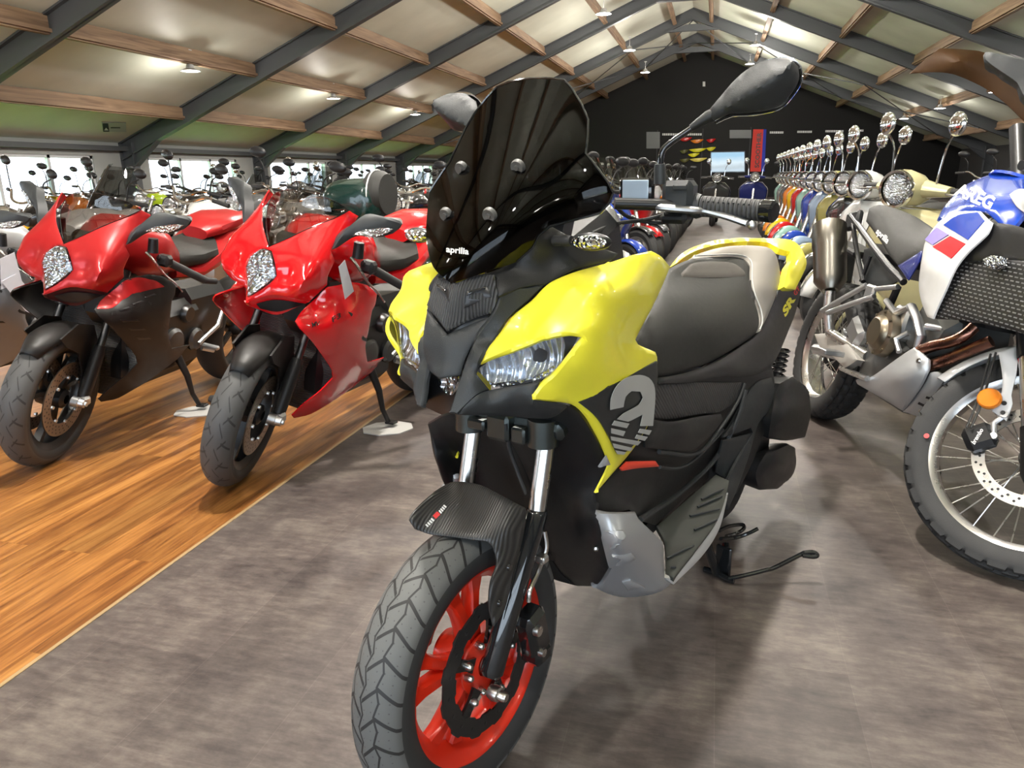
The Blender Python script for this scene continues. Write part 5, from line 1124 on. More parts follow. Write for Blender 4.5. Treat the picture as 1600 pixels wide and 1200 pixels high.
    n_ = Vector((math.cos(1.034) * math.cos(.594), math.sin(1.034) * math.cos(.594), -math.sin(.594))); u_ = (Vector((0, 0, 1)) - n_ * n_.z).normalized(); y_ = u_.cross(n_)
    W_ = Matrix(((n_.x, y_.x, u_.x, .949), (n_.y, y_.y, u_.y, 2.355), (n_.z, y_.z, u_.z, .305), (0, 0, 0, 1)))
    ML = fr.M.inverted() @ W_; fw = MFrame(W_)
    spoked('front', ML, .345, .092, .281, True, 480)
    spoked('rear', Matrix.Translation((0, 1.525, .325)), .325, .150, .245, True, 240)
    d = disc('brake_disc', T, .115, .150, STL, ML, x=-.062, holes=28, rows=2, th=.005)
    # things fixed to the fork, traced in the wheel's own frame
    Wp = lambda pts: [ML @ Vector(fw.px(*p)) for p in pts]
    def wshell(nm, out, mm, inner=(), **k):
        o = shell(nm, T, fw, out, mm, inner, **k); o.matrix_local = ML; return o
    fd = [(1458,611,-.03),(1480,587,-.045),(1513,567,-.055),(1547,553,-.06),(1566,550,-.06),(1566,563,-.06),(1547,566,-.06),(1513,578,-.055),(1483,598,-.045),(1464,616,-.035)]
    m = MB(); secs = []
    for i in range(13):
        a = math.radians(62 + i * 7); R1 = .385; hwid = .072 * (1 - .35 * (i / 12) ** 3)
        secs.append([Vector((x * hwid, math.cos(a) * -(R1 - abs(x) ** 2 * .045), math.sin(a) * (R1 - abs(x) ** 2 * .045))) for x in [k / 5 - 1 for k in range(11)]])
    m.add([p for s_ in secs for p in s_], [(i * 11 + k, i * 11 + k + 1, (i + 1) * 11 + k + 1, (i + 1) * 11 + k) for i in range(12) for k in range(10)]); o = m.build('front_mudguard', WHT, T, auto=60)
    o.matrix_local = ML @ Matrix.Rotation(math.radians(0), 4, 'X'); q = o.modifiers.new('s', 'SOLIDIFY'); q.thickness = .003
    gd = [(1560,551,-.09),(1592,538,-.09),(1588,580,-.105),(1580,617,-.11),(1582,630,-.11),(1572,657,-.11),(1550,642,-.11),(1563,620,-.11),(1566,590,-.105)]
    g_ = wshell('fork_guard', gd, WHT, th=.006, step=8, rnd=.003)
    for x, y in ((1569,630),(1567,645)): mm_ = MB().lathe([(0, -.004), (.006, -.004), (.007, 0)], c=fw.px(x, y, -.112), n=12).build('guard_bolt', BLKS, g_)
    g2 = wshell('upper_guard', [(1592,538,-.1),(1625,520,-.1),(1630,600,-.12),(1612,640,-.12),(1598,600,-.115),(1590,565,-.105)], WHT, th=.006, step=8)
    ff = Surf(fw, [(1592,538,-.1),(1625,520,-.1),(1630,600,-.12),(1612,640,-.12)])
    for q, mm in (([(1591,556),(1600,537),(1612,534),(1610,560)], BLUP), ([(1590,560),(1609,566),(1615,600),(1600,602)], MATS['red_film'])): shell('guard_film', g2, fw, [(x, y, ff.f(x, y)) for x, y in q], mm, th=.001, off=.002, rnd=0)
    m = MB(); c = fw.px(1546, 623, -.125); m.lathe([(0, -.010), (.028, -.009), (.032, -.004), (.032, .006)], c=c, n=32); o = m.build('round_reflector', ORL, T); o.matrix_local = ML
    for l, (xa, ya) in ((-.105, (1604, 560)), (.105, (1604, 560))):
        a_, b_ = Vector(fw.px(1604, 540, -.105)), Vector(fw.px(1612, 742, -.105)); a_.x = b_.x = l
        m = MB(); m.tube([b_ + (a_ - b_) * 3.0, b_ + (a_ - b_) * .9], .026, 14); o = m.build('fork_upper', BLKS, T); o.matrix_local = ML
        m = MB(); m.tube([b_ + (a_ - b_) * 1.0, b_ + (a_ - b_) * .2], .021, 14); o = m.build('fork_tube', STL, T); o.matrix_local = ML
        m = MB(); m.tube([b_ + (a_ - b_) * .35, b_, b_ - (a_ - b_) * .06], [.024, .028, .02], 14); o = m.build('fork_foot', GRSAT, T); o.matrix_local = ML
    m = MB(); c = Vector(fw.px(1531, 684, -.09)); m.box(c, (.05, .085, .075), bev=.016, rx=-.6); cl = m.build('brake_caliper', BLKS, T); cl.matrix_local = ML
    ts = Surf(fw, [(1500,650,-.1165),(1560,650,-.1165),(1530,710,-.1165)]); decal_text('brembo', [(1517,690),(1531,668),(1537,672),(1523,695)], ts, WHTP, cl, off=.001)
    m = MB(); c = Vector(fw.px(1553, 662, -.10)); m.tube([c + Vector((0, -.02, .03)), c, c + Vector((0, -.01, -.04))], .009, 10)
    for y, z in ((-.02, .03), (-.01, -.04)): m.lathe([(0, -.014), (.010, -.013), (.012, 0)], c=c + Vector((0, y, z)), n=14)
    o = m.build('caliper_bracket', ALU, cl)
    for pts in ([(1548,553,-.09),(1536,600,-.11),(1522,640,-.12),(1510,668,-.12)], [(1556,551,-.09),(1543,600,-.115),(1530,640,-.125),(1517,668,-.125)]):
        o = MB().tube([fw.px(*p) for p in pts], .0035, 8).build('brake_hose', BLKS, T); o.matrix_local = ML
    m = MB(); m.lathe([(0, -.0005), (.008, -.0005), (.008, 0)], c=fw.px(1447.7, 681, -.046), n=16); o = m.build('tyre_dot', mat('dot_red', (.7, .1, .1), .6), T); o.matrix_local = ML
    # upper front end beyond the frame, mirror
    mh = [(1534,86,-.40),(1538,81,-.40),(1547,80,-.39),(1562,82,-.37),(1580,87,-.35),(1620,96,-.30),(1650,120,-.26),(1645,170,-.26),(1610,165,-.30),(1595,147,-.32),(1587,131,-.33),(1566,116,-.36),(1547,103,-.385),(1537,94,-.40)]
    mr = shell('mirror', T, fr, mh, BLK2, th=.03, step=9, rnd=.005); both(mr)
    m = MB(); yb = fr.px(1600, 140, -.32); m.tube([(-.26, yb[1], yb[2] - .02), (-.20, .25, 1.14)], .007, 8); m.tube([(.26, yb[1], yb[2] - .02), (.22, .30, 1.18)], .007, 8); m.tube([(-.22, .24, 1.13), (-.1, .26, 1.15), (.2, .30, 1.15), (.42, .38, 1.12)], .014, 12); m.build('handlebar', BLKS, T)
    m = MB(); m.box((0, .0, 1.02), (.22, .20, .26), bev=.06, rx=.4); m.build('front_fairing', WHT, T); m = MB(); m.box((0, -.02, 1.20), (.24, .02, .28), bev=.008, rx=.5); m.build('windscreen', SMOKE, T)
    both(shell('fairing_wing', T, fr, [(1576,303,-.16),(1592,294,-.15),(1640,300,-.12),(1640,345,-.15),(1600,331,-.175),(1586,320,-.17)], mat('light_grey_plastic', (.42, .42, .42), .35), th=.01, step=8))
    m = MB(); m.tube([(.10, .85, .25), (.20, .80, .06), (.24, .78, -.03)], .013, 8); m.build('side_stand', GRSAT, T)
    m = MB(); m.tube([(-.09, .88, .42), (-.10, 1.1, .38), (-.10, 1.5, .325)], [.035, .03, .025], 10); m.tube([(.09, .88, .42), (.10, 1.1, .38), (.10, 1.5, .325)], [.035, .03, .025], 10); m.build('swing_arm', ALU, T)
    m = MB(); m.box((0, 1.62, .80), (.14, .3, .03), bev=.01, rx=.12); m.box((0, 1.78, .72), (.16, .02, .18), bev=.006, rx=-.3); m.build('tail', BLK, T)
    return T
ADV = build_adv()
# ---------------------------------------------------------------- the stock of bikes behind: prototypes and copies
PAINT = {n: mat('stock_' + n.replace(' ', '_'), c, .22, coat=.6, metal=mt) for n, c, mt in (('black', (.012, .012, .013), 0), ('grey', (.13, .135, .14), .3), ('silver', (.42, .43, .44), .6), ('white', (.70, .70, .68), 0), ('red', (.55, .012, .015), 0), ('dark red', (.22, .01, .015), 0),
    ('yellow', (.80, .50, .01), 0), ('orange', (.75, .22, .02), 0), ('mint green', (.30, .50, .42), 0), ('blue', (.02, .06, .38), 0), ('light blue', (.35, .46, .62), .2), ('olive yellow', (.42, .38, .12), .2), ('cream', (.60, .55, .30), 0), ('dark blue', (.012, .018, .10), 0), ('dark green', (.003, .022, .017), 0), ('anthracite', (.045, .045, .045), .3), ('lime', (.45, .62, .03), 0))}
def _w(T, nm, y, R, W, rr, M=None, rim=ALU, n=40):
    M = M or Matrix.Identity(4)
    m = MB(); h = W / 2; m.lathe([(rr, -h * .8), (rr + (R - rr) * .5, -h), (R - W * .18, -h * .8), (R, 0), (R - W * .18, h * .8), (rr + (R - rr) * .5, h), (rr, h * .8)], c=(0, y, R), n=n); t = m.build(nm + '_tyre', RUB, T, fix=False)
    m = MB(); m.lathe([(rr - .012, -h * .6), (rr + .004, -h * .8), (rr - .02, 0), (rr + .004, h * .8), (rr - .012, h * .6), (rr - .035, 0)], c=(0, y, R), n=n, closed=True); m.lathe([(.0, -h), (.035, -h * .9), (.03, 0), (.035, h * .9), (0, h)], c=(0, y, R), n=16)
    for k in range(8): a = 2 * PI * k / 8; m.tube([(0, y, R), (0, y + (rr - .02) * math.cos(a), R + (rr - .02) * math.sin(a))], .008, 5, caps=False)
    m.lathe([(.07, -h - .004), (.13, -h - .004), (.13, -h), (.07, -h)], c=(0, y, R), n=24, closed=True)
    r = m.build(nm + '_rim', rim, T, fix=False)
    return t, r
def rsec(y, w, z0, z1, n=14, p=.75, dx=0): return [(dx + w * math.copysign(abs(math.cos(a)) ** p, math.cos(a)), y, (z0 + z1) / 2 + (z1 - z0) / 2 * math.copysign(abs(math.sin(a)) ** p, math.sin(a))) for a in [2 * PI * i / n for i in range(n)]]
def mirror_on(T, x, y, z, x2, z2, mm, round_=True, y2=None, r=.055):
    y2 = y + .03 if y2 is None else y2; s = 1 if x2 > 0 else -1
    m = MB(); m.tube(smooth_path([(x, y, z), (x + (x2 - x) * .3, y, z + (z2 - z) * .6), (x2, y2, z2 - .03)], 4), .006, 6); st = m.build('mirror_stem', mm, T)
    M = Matrix.Rotation(.15 * s, 4, 'Z')
    m = MB(); m.ball((x2 + .01 * s, y2, z2 + .015), (r * (1 if round_ else 1.4), .022, r * (1.25 if round_ else .75)), 16); hd = m.build('mirror_head', mm, st)
def make_roadster():
    T = thing('motorcycle', 'x', 'motorcycle'); b = PAINT['black']
    _w(T, 'front', 0, .30, .115, .215); _w(T, 'rear', 1.42, .31, .16, .215)
    m = MB()
    for s in (1, -1): m.tube([(s * .10, .01, .30), (s * .10, .16, .66)], .028, 10); m.tube([(s * .10, .16, .66), (s * .10, .30, .98)], .020, 10)
    m.box((0, .29, .93), (.26, .08, .03), bev=.01); m.build('front_fork', STL, T, fix=False)
    m = MB(); m.lathe([(0, .04), (.03, .04), (.09, .0), (.095, -.07), (.10, -.085)], n=24, M=Matrix.Translation((0, .22, .90)) @ Matrix.Rotation(0, 4, 'X'), axis='Y'); hl = m.build('headlight', CHR, T)
    m = MB(); m.ball((0, .135, .90), (.088, .02, .088), 18); m.build('headlight_lens', REFLS, hl)
    m = MB(); m.tube(smooth_path([(-.38, .46, 1.05), (-.22, .40, 1.08), (-.08, .33, 1.02), (.08, .33, 1.02), (.22, .40, 1.08), (.38, .46, 1.05)], 4), .012, 8); m.build('handlebar', CHR, T)
    for s in (1, -1):
        MB().tube([(s * .27, .42, 1.068), (s * .40, .465, 1.048)], .018, 10).build('grip', RUB, T)
        mirror_on(T, s * .24, .41, 1.08, s * .34, 1.30, BLKS, False)
        m = MB(); m.tube([(s * .10, .24, .84), (s * .18, .24, .84)], .008, 6); m.ball((s * .20, .24, .84), (.025, .03, .022), 10, mi=1); m.build('indicator', [BLKS, ORL], T)
    MB().loft([rsec(y, w, a, c) for y, w, a, c in ((.38, .06, .80, .92), (.46, .13, .78, .99), (.60, .155, .76, 1.01), (.74, .13, .76, .96), (.84, .09, .77, .88))]).build('fuel_tank', b, T)
    MB().loft([rsec(y, w, a, c) for y, w, a, c in ((.80, .08, .77, .85), (.95, .14, .76, .86), (1.15, .13, .78, .88), (1.35, .12, .81, .91), (1.48, .07, .84, .90))]).build('seat', SEATB, T)
    MB().loft([rsec(y, w, a, c) for y, w, a, c in ((.9, .11, .66, .76), (1.2, .12, .70, .80), (1.5, .08, .78, .85), (1.62, .03, .82, .86))]).build('side_cover', b, T)
    m = MB(); m.box((0, .66, .44), (.28, .40, .28), bev=.05); m.box((0, .60, .62), (.22, .2, .2), bev=.03, rx=.3)
    for s in (1, -1): m.lathe([(0, s * .03), (.07, s * .025), (.08, 0)], c=(s * .15, .70, .42), n=20)
    m.build('engine', ALU, T, fix=False)
    m = MB(); m.tube(smooth_path([(.09, .48, .58), (.12, .40, .40), (.12, .60, .26), (.15, .90, .28), (.17, 1.1, .36)], 4), .022, 10); m.tube([(.17, 1.08, .35), (.19, 1.45, .48)], [.045, .05], 14); m.build('exhaust', CHR, T)
    m = MB(); m.tube([(0, .38, .86), (0, .60, .70), (0, .95, .50)], .03, 8); m.tube([(.10, .95, .42), (.10, 1.42, .31)], .022, 8); m.tube([(-.10, .95, .42), (-.10, 1.42, .31)], .022, 8); m.build('frame', BLKS, T, fix=False)
    m = MB(); V = [[(x * .065, -math.cos(math.radians(a)) * (.33 - .02 * x * x), .30 + math.sin(math.radians(a)) * (.33 - .02 * x * x)) for x in (-1, -.5, 0, .5, 1)] for a in range(50, 141, 10)]
    m.add([p for q in V for p in q], [(i * 5 + k, i * 5 + k + 1, (i + 1) * 5 + k + 1, (i + 1) * 5 + k) for i in range(len(V) - 1) for k in range(4)]); o = m.build('front_mudguard', b, T); o.modifiers.new('s', 'SOLIDIFY').thickness = .003
    m = MB(); m.box((0, 1.60, .62), (.16, .02, .20), bev=.005, rx=-.4); m.box((0, 1.63, .82), (.12, .04, .05), bev=.01, mi=1); m.build('tail_lamp', [BLK, MATS['tail_lamp_red']], T)
    return T
def make_classic():
    T = thing('classic_scooter', 'x', 'scooter'); b = PAINT['cream']
    _w(T, 'front', 0, .225, .115, .15, n=32); _w(T, 'rear', 1.32, .225, .12, .15, n=32)
    # front mudguard
    secs = []
    for i in range(13):
        a = math.radians(14 + i * 12.5); R = .27 + .02 * math.sin(math.radians(i * 15)); w = .085 * (.45 + .55 * math.sin(math.radians(15 + i * 12.5)))
        secs.append([(x * w, -math.cos(a) * (R - .07 * abs(x) ** 2.5), .225 + math.sin(a) * (R - .07 * abs(x) ** 2.5)) for x in [k / 4 - 1 for k in range(9)]])
    m = MB(); m.add([p for q in secs for p in q], [(i * 9 + k, i * 9 + k + 1, (i + 1) * 9 + k + 1, (i + 1) * 9 + k) for i in range(12) for k in range(8)]); fm = m.build('front_mudguard', b, T); fm.modifiers.new('s', 'SOLIDIFY').thickness = .004
    m = MB(); m.tube([(0, -.27, .34), (0, -.22, .42), (0, -.12, .49)], .009, 8); m.build('mudguard_crest', CHR, fm)
    # leg shield: curved sheet
    rows = []
    for i in range(13):
        t = i / 12; z = .28 + .66 * t; y = .30 - .06 * t + .10 * (1 - t) ** 3; w = .17 + .135 * math.sin(min(1, t * 1.25 + .12) * PI * .5) - (.14 * max(0, t - .8) / .2)
        rows.append([(x * w, y + .10 * abs(x) ** 2 - .045 * math.exp(-(x * 4) ** 2), z) for x in [k / 6 - 1 for k in range(13)]])
    m = MB(); m.add([p for q in rows for p in q], [(i * 13 + k, i * 13 + k + 1, (i + 1) * 13 + k + 1, (i + 1) * 13 + k) for i in range(12) for k in range(12)]); ls = m.build('leg_shield', b, T); ls.modifiers.new('s', 'SOLIDIFY').thickness = .008
    m = MB(); P = [r[0] for r in rows] + [r[-1] for r in reversed(rows)]; m.tube(P, .006, 6, caps=False); m.build('shield_trim', CHR, ls)
    m = MB(); m.loft([rsec(y - .0, w, 0, 1) and [(px * w, .255 - .02 * k, z + pz * .0) for px, pz in ()] or rsec(.0, w, 0, 1) for k, (y, w, z) in enumerate(())]) if 0 else None
    m = MB(); m.box((0, .225, .66), (.07, .035, .30), bev=.014, rx=.1); m.build('horn_cover', b, ls)
    # headset
    MB().loft([rsec(y, w, a, c, 18, .9) for y, w, a, c in ((.16, .085, .96, 1.13), (.22, .10, .95, 1.15), (.30, .095, .95, 1.13), (.38, .06, .97, 1.09))]).build('headset', b, T)
    MB().loft([[(x, .28 + r * 1.15 * math.cos(a) + .10 * abs(x), 1.05 + r * .75 * math.sin(a) - .03 * abs(x)) for a in [2 * PI * i / 12 for i in range(12)]] for x, r in ((-.22, .035), (-.14, .05), (-.05, .075), (.05, .075), (.14, .05), (.22, .035))]).build('handlebar_cover', b, T)
    m = MB(); m.lathe([(.080, .01), (.098, .0), (.104, -.015), (.100, -.035), (.088, -.03)], axis='Y', c=(0, .175, 1.045), n=28); hl = m.build('headlight_ring', CHR, T)
    m = MB(); m.ball((0, .165, 1.045), (.088, .04, .088), 20); m.build('headlight_lens', REFLS, hl)
    for s in (1, -1):
        MB().tube([(s * .22, .305, 1.045), (s * .35, .335, 1.035)], .019, 12).build('grip', RUB, T)
        MB().tube([(s * .20, .27, 1.035), (s * .27, .265, 1.03), (s * .35, .30, 1.02)], .006, 8).build('brake_lever', CHR, T)
        mirror_on(T, s * .14, .28, 1.08, s * .20, 1.37, CHR, True, .26, .050)
    MB().box((0, .58, .27), (.36, .50, .05), bev=.02).build('floorboard', b, T)
    MB().loft([rsec(y, w, a, c, 18, .8) for y, w, a, c in ((.80, .10, .30, .72), (.92, .19, .28, .75), (1.10, .215, .28, .78), (1.35, .20, .32, .78), (1.58, .15, .42, .76), (1.74, .06, .52, .70))]).build('rear_body', b, T)
    MB().loft([rsec(y, w, a, c) for y, w, a, c in ((.76, .08, .72, .79), (.86, .13, .72, .82), (1.1, .145, .74, .82), (1.35, .14, .75, .86), (1.55, .11, .76, .86), (1.62, .05, .78, .83))]).build('seat', SEATB, T)
    MB().tube([(0, .02, .23), (0, .22, .80)], .025, 10).build('fork', STL, T)
    m = MB(); m.box((0, 1.76, .58), (.12, .03, .09), bev=.01); m.build('tail_lamp', MATS['tail_lamp_red'], T)
    MB().tube([(-.12, 1.0, .22), (-.15, 1.25, .24), (-.14, 1.45, .28)], [.03, .05, .045], 12).build('exhaust', DKM, T)
    return T
def make_maxi():
    T = thing('maxi_scooter', 'x', 'scooter'); b = PAINT['anthracite']
    _w(T, 'front', 0, .27, .12, .18, n=36); _w(T, 'rear', 1.45, .26, .15, .165, n=32)
    m = MB(); V = [[(x * .07, -math.cos(math.radians(a)) * (.30 - .03 * x * x), .27 + math.sin(math.radians(a)) * (.30 - .03 * x * x)) for x in (-1, -.5, 0, .5, 1)] for a in range(40, 151, 11)]
    m.add([p for q in V for p in q], [(i * 5 + k, i * 5 + k + 1, (i + 1) * 5 + k + 1, (i + 1) * 5 + k) for i in range(len(V) - 1) for k in range(4)]); o = m.build('front_mudguard', b, T); o.modifiers.new('s', 'SOLIDIFY').thickness = .004
    rows = [[(x * w, y + .16 * abs(x) ** 1.6, z) for x in [k / 5 - 1 for k in range(11)]] for y, w, z in ((.34, .16, .26), (.24, .22, .42), (.12, .25, .60), (.05, .25, .74), (.12, .22, .86), (.24, .16, .98))]
    m = MB(); m.add([p for q in rows for p in q], [(i * 11 + k, i * 11 + k + 1, (i + 1) * 11 + k + 1, (i + 1) * 11 + k) for i in range(5) for k in range(10)]); fr_ = m.build('front_fairing', b, T); fr_.modifiers.new('s', 'SOLIDIFY').thickness = .01
    for s in (1, -1):
        m = MB(); m.ball((s * .11, .09, .76), (.075, .02, .03), 14, M=Matrix.Rotation(.45 * s, 4, 'Z')); m.build('headlight', REFLS, fr_)
        MB().tube([(s * .20, .40, 1.03), (s * .36, .43, 1.03)], .018, 10).build('grip', RUB, T); mirror_on(T, s * .2, .36, 1.04, s * .33, 1.27, BLKS, False)
    rows = [[(x * w, y + .12 * abs(x) ** 2, z) for x in [k / 5 - 1 for k in range(11)]] for y, w, z in ((.16, .19, .92), (.22, .19, 1.04), (.30, .17, 1.18), (.37, .13, 1.30))]
    m = MB(); m.add([p for q in rows for p in q], [(i * 11 + k, i * 11 + k + 1, (i + 1) * 11 + k + 1, (i + 1) * 11 + k) for i in range(3) for k in range(10)]); sc = m.build('windscreen', glassy('tinted_screen', (.35, .36, .36), .9), T)
    MB().tube([(-.2, .40, 1.03), (0, .36, 1.0), (.2, .40, 1.03)], .014, 8).build('handlebar', BLKS, T)
    MB().loft([rsec(y, w, a, c, 16, .8) for y, w, a, c in ((.32, .20, .26, .60), (.55, .20, .26, .50), (.75, .19, .26, .62), (.95, .20, .28, .74), (1.3, .19, .38, .78), (1.6, .14, .55, .80), (1.78, .05, .68, .78))]).build('body_cover', b, T)
    MB().loft([rsec(y, w, a, c) for y, w, a, c in ((.74, .08, .66, .76), (.86, .15, .70, .80), (1.1, .16, .72, .81), (1.2, .14, .76, .88), (1.5, .13, .78, .89), (1.62, .05, .80, .86))]).build('seat', SEATB, T)
    m = MB(); m.tube([(.09, 0, .27), (.09, .14, .60)], .022, 10); m.tube([(-.09, 0, .27), (-.09, .14, .60)], .022, 10); m.build('front_fork', STL, T, fix=False)
    MB().tube([(-.14, 1.1, .25), (-.18, 1.3, .30), (-.18, 1.6, .42)], [.03, .055, .055], 12).build('exhaust', DKM, T)
    return T
BASE = {'road': (make_roadster(), 'stock_black'), 'classic': (make_classic(), 'stock_cream'), 'maxi': (make_maxi(), 'stock_anthracite')}
USED = {}
def place(kind, x, y, a, lean, color, label, group, z=0.0):
    proto, key = BASE[kind]
    rec = {key: PAINT[color]}
    if kind in USED: o = copy_tree(proto, None, rec)
    else:
        o = proto; USED[kind] = 1
        def rc(q):
            for sl in q.material_slots:
                if sl.material.name == key: sl.link = 'OBJECT'; sl.material = PAINT[color]
            for c in q.children: rc(c)
        FIRST.append((rc, o))
    o.matrix_world = Frame(x, y, a, lean, z).M; o['label'] = label; o['group'] = group
    return o
FIRST = []
NUM = ['first', 'second', 'third', 'fourth', 'fifth', 'sixth', 'seventh', 'eighth', 'ninth', 'tenth', 'eleventh', 'twelfth', 'thirteenth']
rnd = random.Random(5)
# right row of classic scooters, angled to the aisle
cols = ['cream', 'white', 'anthracite', 'olive yellow', 'light blue', 'blue', 'mint green', 'red', 'yellow', 'orange', 'grey', 'silver', 'mint green']
for k, c in enumerate(cols):
    y = 4.55 + k * .80 + (.45 if k else 0)
    place('classic', .80 + .012 * k + (-.01 if k == 0 else 0), y, 50, 4, c, '%s classic scooter, %s along the right side of the aisle' % (c, NUM[k]), 'classic scooters right of the aisle')
# second file further right
for k in range(7):
    kd = ('road', 'maxi', 'road', 'road', 'maxi', 'road', 'road')[k]; c = ('dark blue', 'grey', 'black', 'anthracite', 'white', 'silver', 'blue')[k]
    place(kd, 2.75 + .1 * k, 4.3 + 1.25 * k, 34 + rnd.uniform(-5, 5), 6, c, '%s %s in the file behind the classic scooters, %s from the viewer' % (c, 'motorcycle' if kd == 'road' else 'scooter', NUM[k]), 'second file right of the aisle')
for k in range(5):
    c = ('black', 'silver', 'grey', 'dark red', 'black')[k]
    place('road', 4.6 + .2 * k, 6.0 + 1.6 * k, 30 + rnd.uniform(-5, 5), 6, c, '%s motorcycle deep in the dark right corner, %s from the viewer' % (c, NUM[k]), 'third file right of the aisle')
# left side of the aisle
cl = ['silver', 'blue', 'anthracite', 'red', 'grey', 'black', 'white', 'dark red', 'grey', 'black', 'silver', 'blue', 'cream']
for k, c in enumerate(cl[:12]):
    kd = 'maxi' if k % 3 != 2 else 'road'
    place(kd, -.80 + .012 * k, 6.1 + k * .92, -48 + rnd.uniform(-4, 4), 5, c, '%s %s with its front wheel to the aisle, %s of the left file' % (c, 'scooter' if kd == 'maxi' else 'motorcycle', NUM[k]), 'bikes left of the aisle')
for k in range(11):
    c = ('cream', 'white', 'red', 'silver', 'mint green', 'cream', 'grey', 'dark red', 'cream', 'white', 'yellow')[k]
    place('classic', -2.9 + .02 * k, 10.5 + k * .95, -40, 4, c, '%s classic scooter with chrome mirrors, %s of the file behind the smoked screen' % (c, NUM[k]), 'classic scooters left of the aisle')
# facing the viewer at the end of the aisle
place('maxi', -.95, 17.6, 4, 3, 'grey', 'grey scooter with tall screen at the end of the aisle, facing the viewer', 'end of the aisle')
place('classic', -.05, 17.3, 3, 3, 'anthracite', 'dark grey classic scooter facing the viewer in front of the television', 'end of the aisle')
place('classic', .75, 17.4, 2, 3, 'dark blue', 'dark blue classic scooter facing the viewer at the end of the aisle', 'end of the aisle')
place('road', 1.6, 18.2, 2, 3, 'black', 'black motorcycle facing the viewer below the red banner', 'end of the aisle')
# rows on the timber floor behind the sport bikes
def row(y, xs, nm, a0, kinds, cs, zz=0):
    for k, x in enumerate(xs):
        kd = kinds[k % len(kinds)]; c = cs[k % len(cs)]
        place(kd, x + rnd.uniform(-.08, .08), y + rnd.uniform(-.15, .15), a0 + rnd.uniform(-8, 8), rnd.uniform(6, 11), c, '%s %s, %s from the right in the %s row behind the sport bikes' % (c, {'road': 'motorcycle', 'maxi': 'scooter', 'classic': 'classic scooter'}[kd], NUM[k], nm), nm + ' row behind the sport bikes')
row(4.9, (-3.35, -4.25, -5.15, -6.1), 'first', 12, ('road', 'road', 'maxi', 'road'), ('silver', 'white', 'grey', 'black'))
row(7.0, (-3.3, -4.2, -5.1, -6.0, -6.9, -7.8), 'second', 6, ('road', 'maxi', 'road', 'road', 'maxi', 'road'), ('black', 'white', 'grey', 'black', 'silver', 'orange'))
row(9.3, (-4.9, -5.8, -6.7, -7.6, -8.5, -9.4, -10.3), 'third', 0, ('road', 'classic', 'road', 'maxi', 'road', 'road', 'maxi', 'road'), ('black', 'silver', 'anthracite', 'black', 'lime', 'grey', 'yellow', 'black'))
row(12.0, (-5.2, -6.1, -7.0, -8.0, -8.9, -9.8, -10.8), 'fourth', -4, ('road', 'road', 'maxi', 'road', 'classic', 'road', 'road', 'maxi'), ('grey', 'black', 'dark red', 'silver', 'black', 'black', 'white'))
row(15.0, (-5.6, -6.5, -7.5, -8.4, -9.4, -10.3, -11.2), 'fifth', 0, ('road', 'maxi', 'road', 'road'), ('black', 'anthracite', 'silver', 'dark blue', 'black'))
row(18.5, (-5.5, -6.6, -7.7, -8.8, -9.9, -11.0), 'sixth', 0, ('road', 'road', 'maxi'), ('black', 'grey', 'red', 'black', 'white'))
row(22.5, (-3.4, -4.7, -5.9, -7.1, -8.3, -9.6, -10.9), 'seventh', 0, ('road', 'classic', 'road', 'maxi'), ('silver', 'black', 'dark red', 'black'))
row(27.5, (-2.6, -4.0, -5.4, -6.8, -8.2, -9.7), 'eighth', 0, ('road', 'maxi', 'road'), ('black', 'white', 'grey', 'black'))
for rc, o in FIRST: rc(o)
# green scooter with the rounded top case, behind the red sport bike
FG = Frame(-2.55, 4.75, -62, 3)
g = copy_tree(BASE['classic'][0], None, None)
def _rc(q):
    for sl in q.material_slots:
        if sl.material == PAINT['cream'] and q.type == 'MESH': sl.link = 'OBJECT'; sl.material = PAINT['dark green']
    for c in q.children: _rc(c)
_rc(g); g.matrix_world = Frame(-1.18, 5.42, -135, 3).M; g['label'] = 'dark green classic scooter behind the glossy red motorcycle, carrying the top case'; g['group'] = 'classic scooters left of the aisle'
fr = Frame(-2.02, 4.55, 0)
g.matrix_world = Frame(-.96, 5.70, -137, 3).M
T = thing('top_case', 'glossy dark green top case with black backrest and white piping', 'top case', fr)
cs_ = [(514,322,0),(512,305,0),(519,290,0),(535,278,0),(555,270,0),(575,270,0),(592,276,0),(603,290,0),(605,310,0),(604,345,0),(560,345,0),(530,338,0)]
def pz(px, py, y=0): return Vector(fr.px(px, py, y, 1))
c0 = pz(562, 312); 
m = MB(); m.loft([[(c0.x + .205 * s * math.copysign(abs(math.cos(a)) ** .7, math.cos(a)) , y, c0.z - .02 + .155 * s * math.copysign(abs(math.sin(a)) ** .7, math.sin(a))) for a in [2 * PI * i / 28 for i in range(28)]] for y, s in ((-.19, .55), (-.175, .78), (-.13, .95), (-.05, 1.0), (.05, 1.0), (.13, .95), (.18, .75))]); m.build('case_shell', PAINT['dark green'], T)
m = MB(); m.tube([(c0.x - .2, -.188, c0.z - .055), (c0.x, -.20, c0.z - .055)], .004, 6) ; m.build('case_trim', CHR, T)
m = MB(); m.loft([[(x, .0 + r * math.cos(a), c0.z + .03 + r * .86 * math.sin(a)) for a in [2 * PI * i / 24 for i in range(24)]] for x, r in ((c0.x + .085, .150), (c0.x + .10, .172), (c0.x + .17, .175), (c0.x + .205, .15))]); m.build('backrest', SEATB, T)
m = MB(); x = c0.x + .135; m.tube([(x, .178 * math.cos(a), c0.z + .03 + .155 * math.sin(a)) for a in [2 * PI * i / 28 for i in range(28)]], .005, 8, closed=True); m.build('piping', WHTP, T)
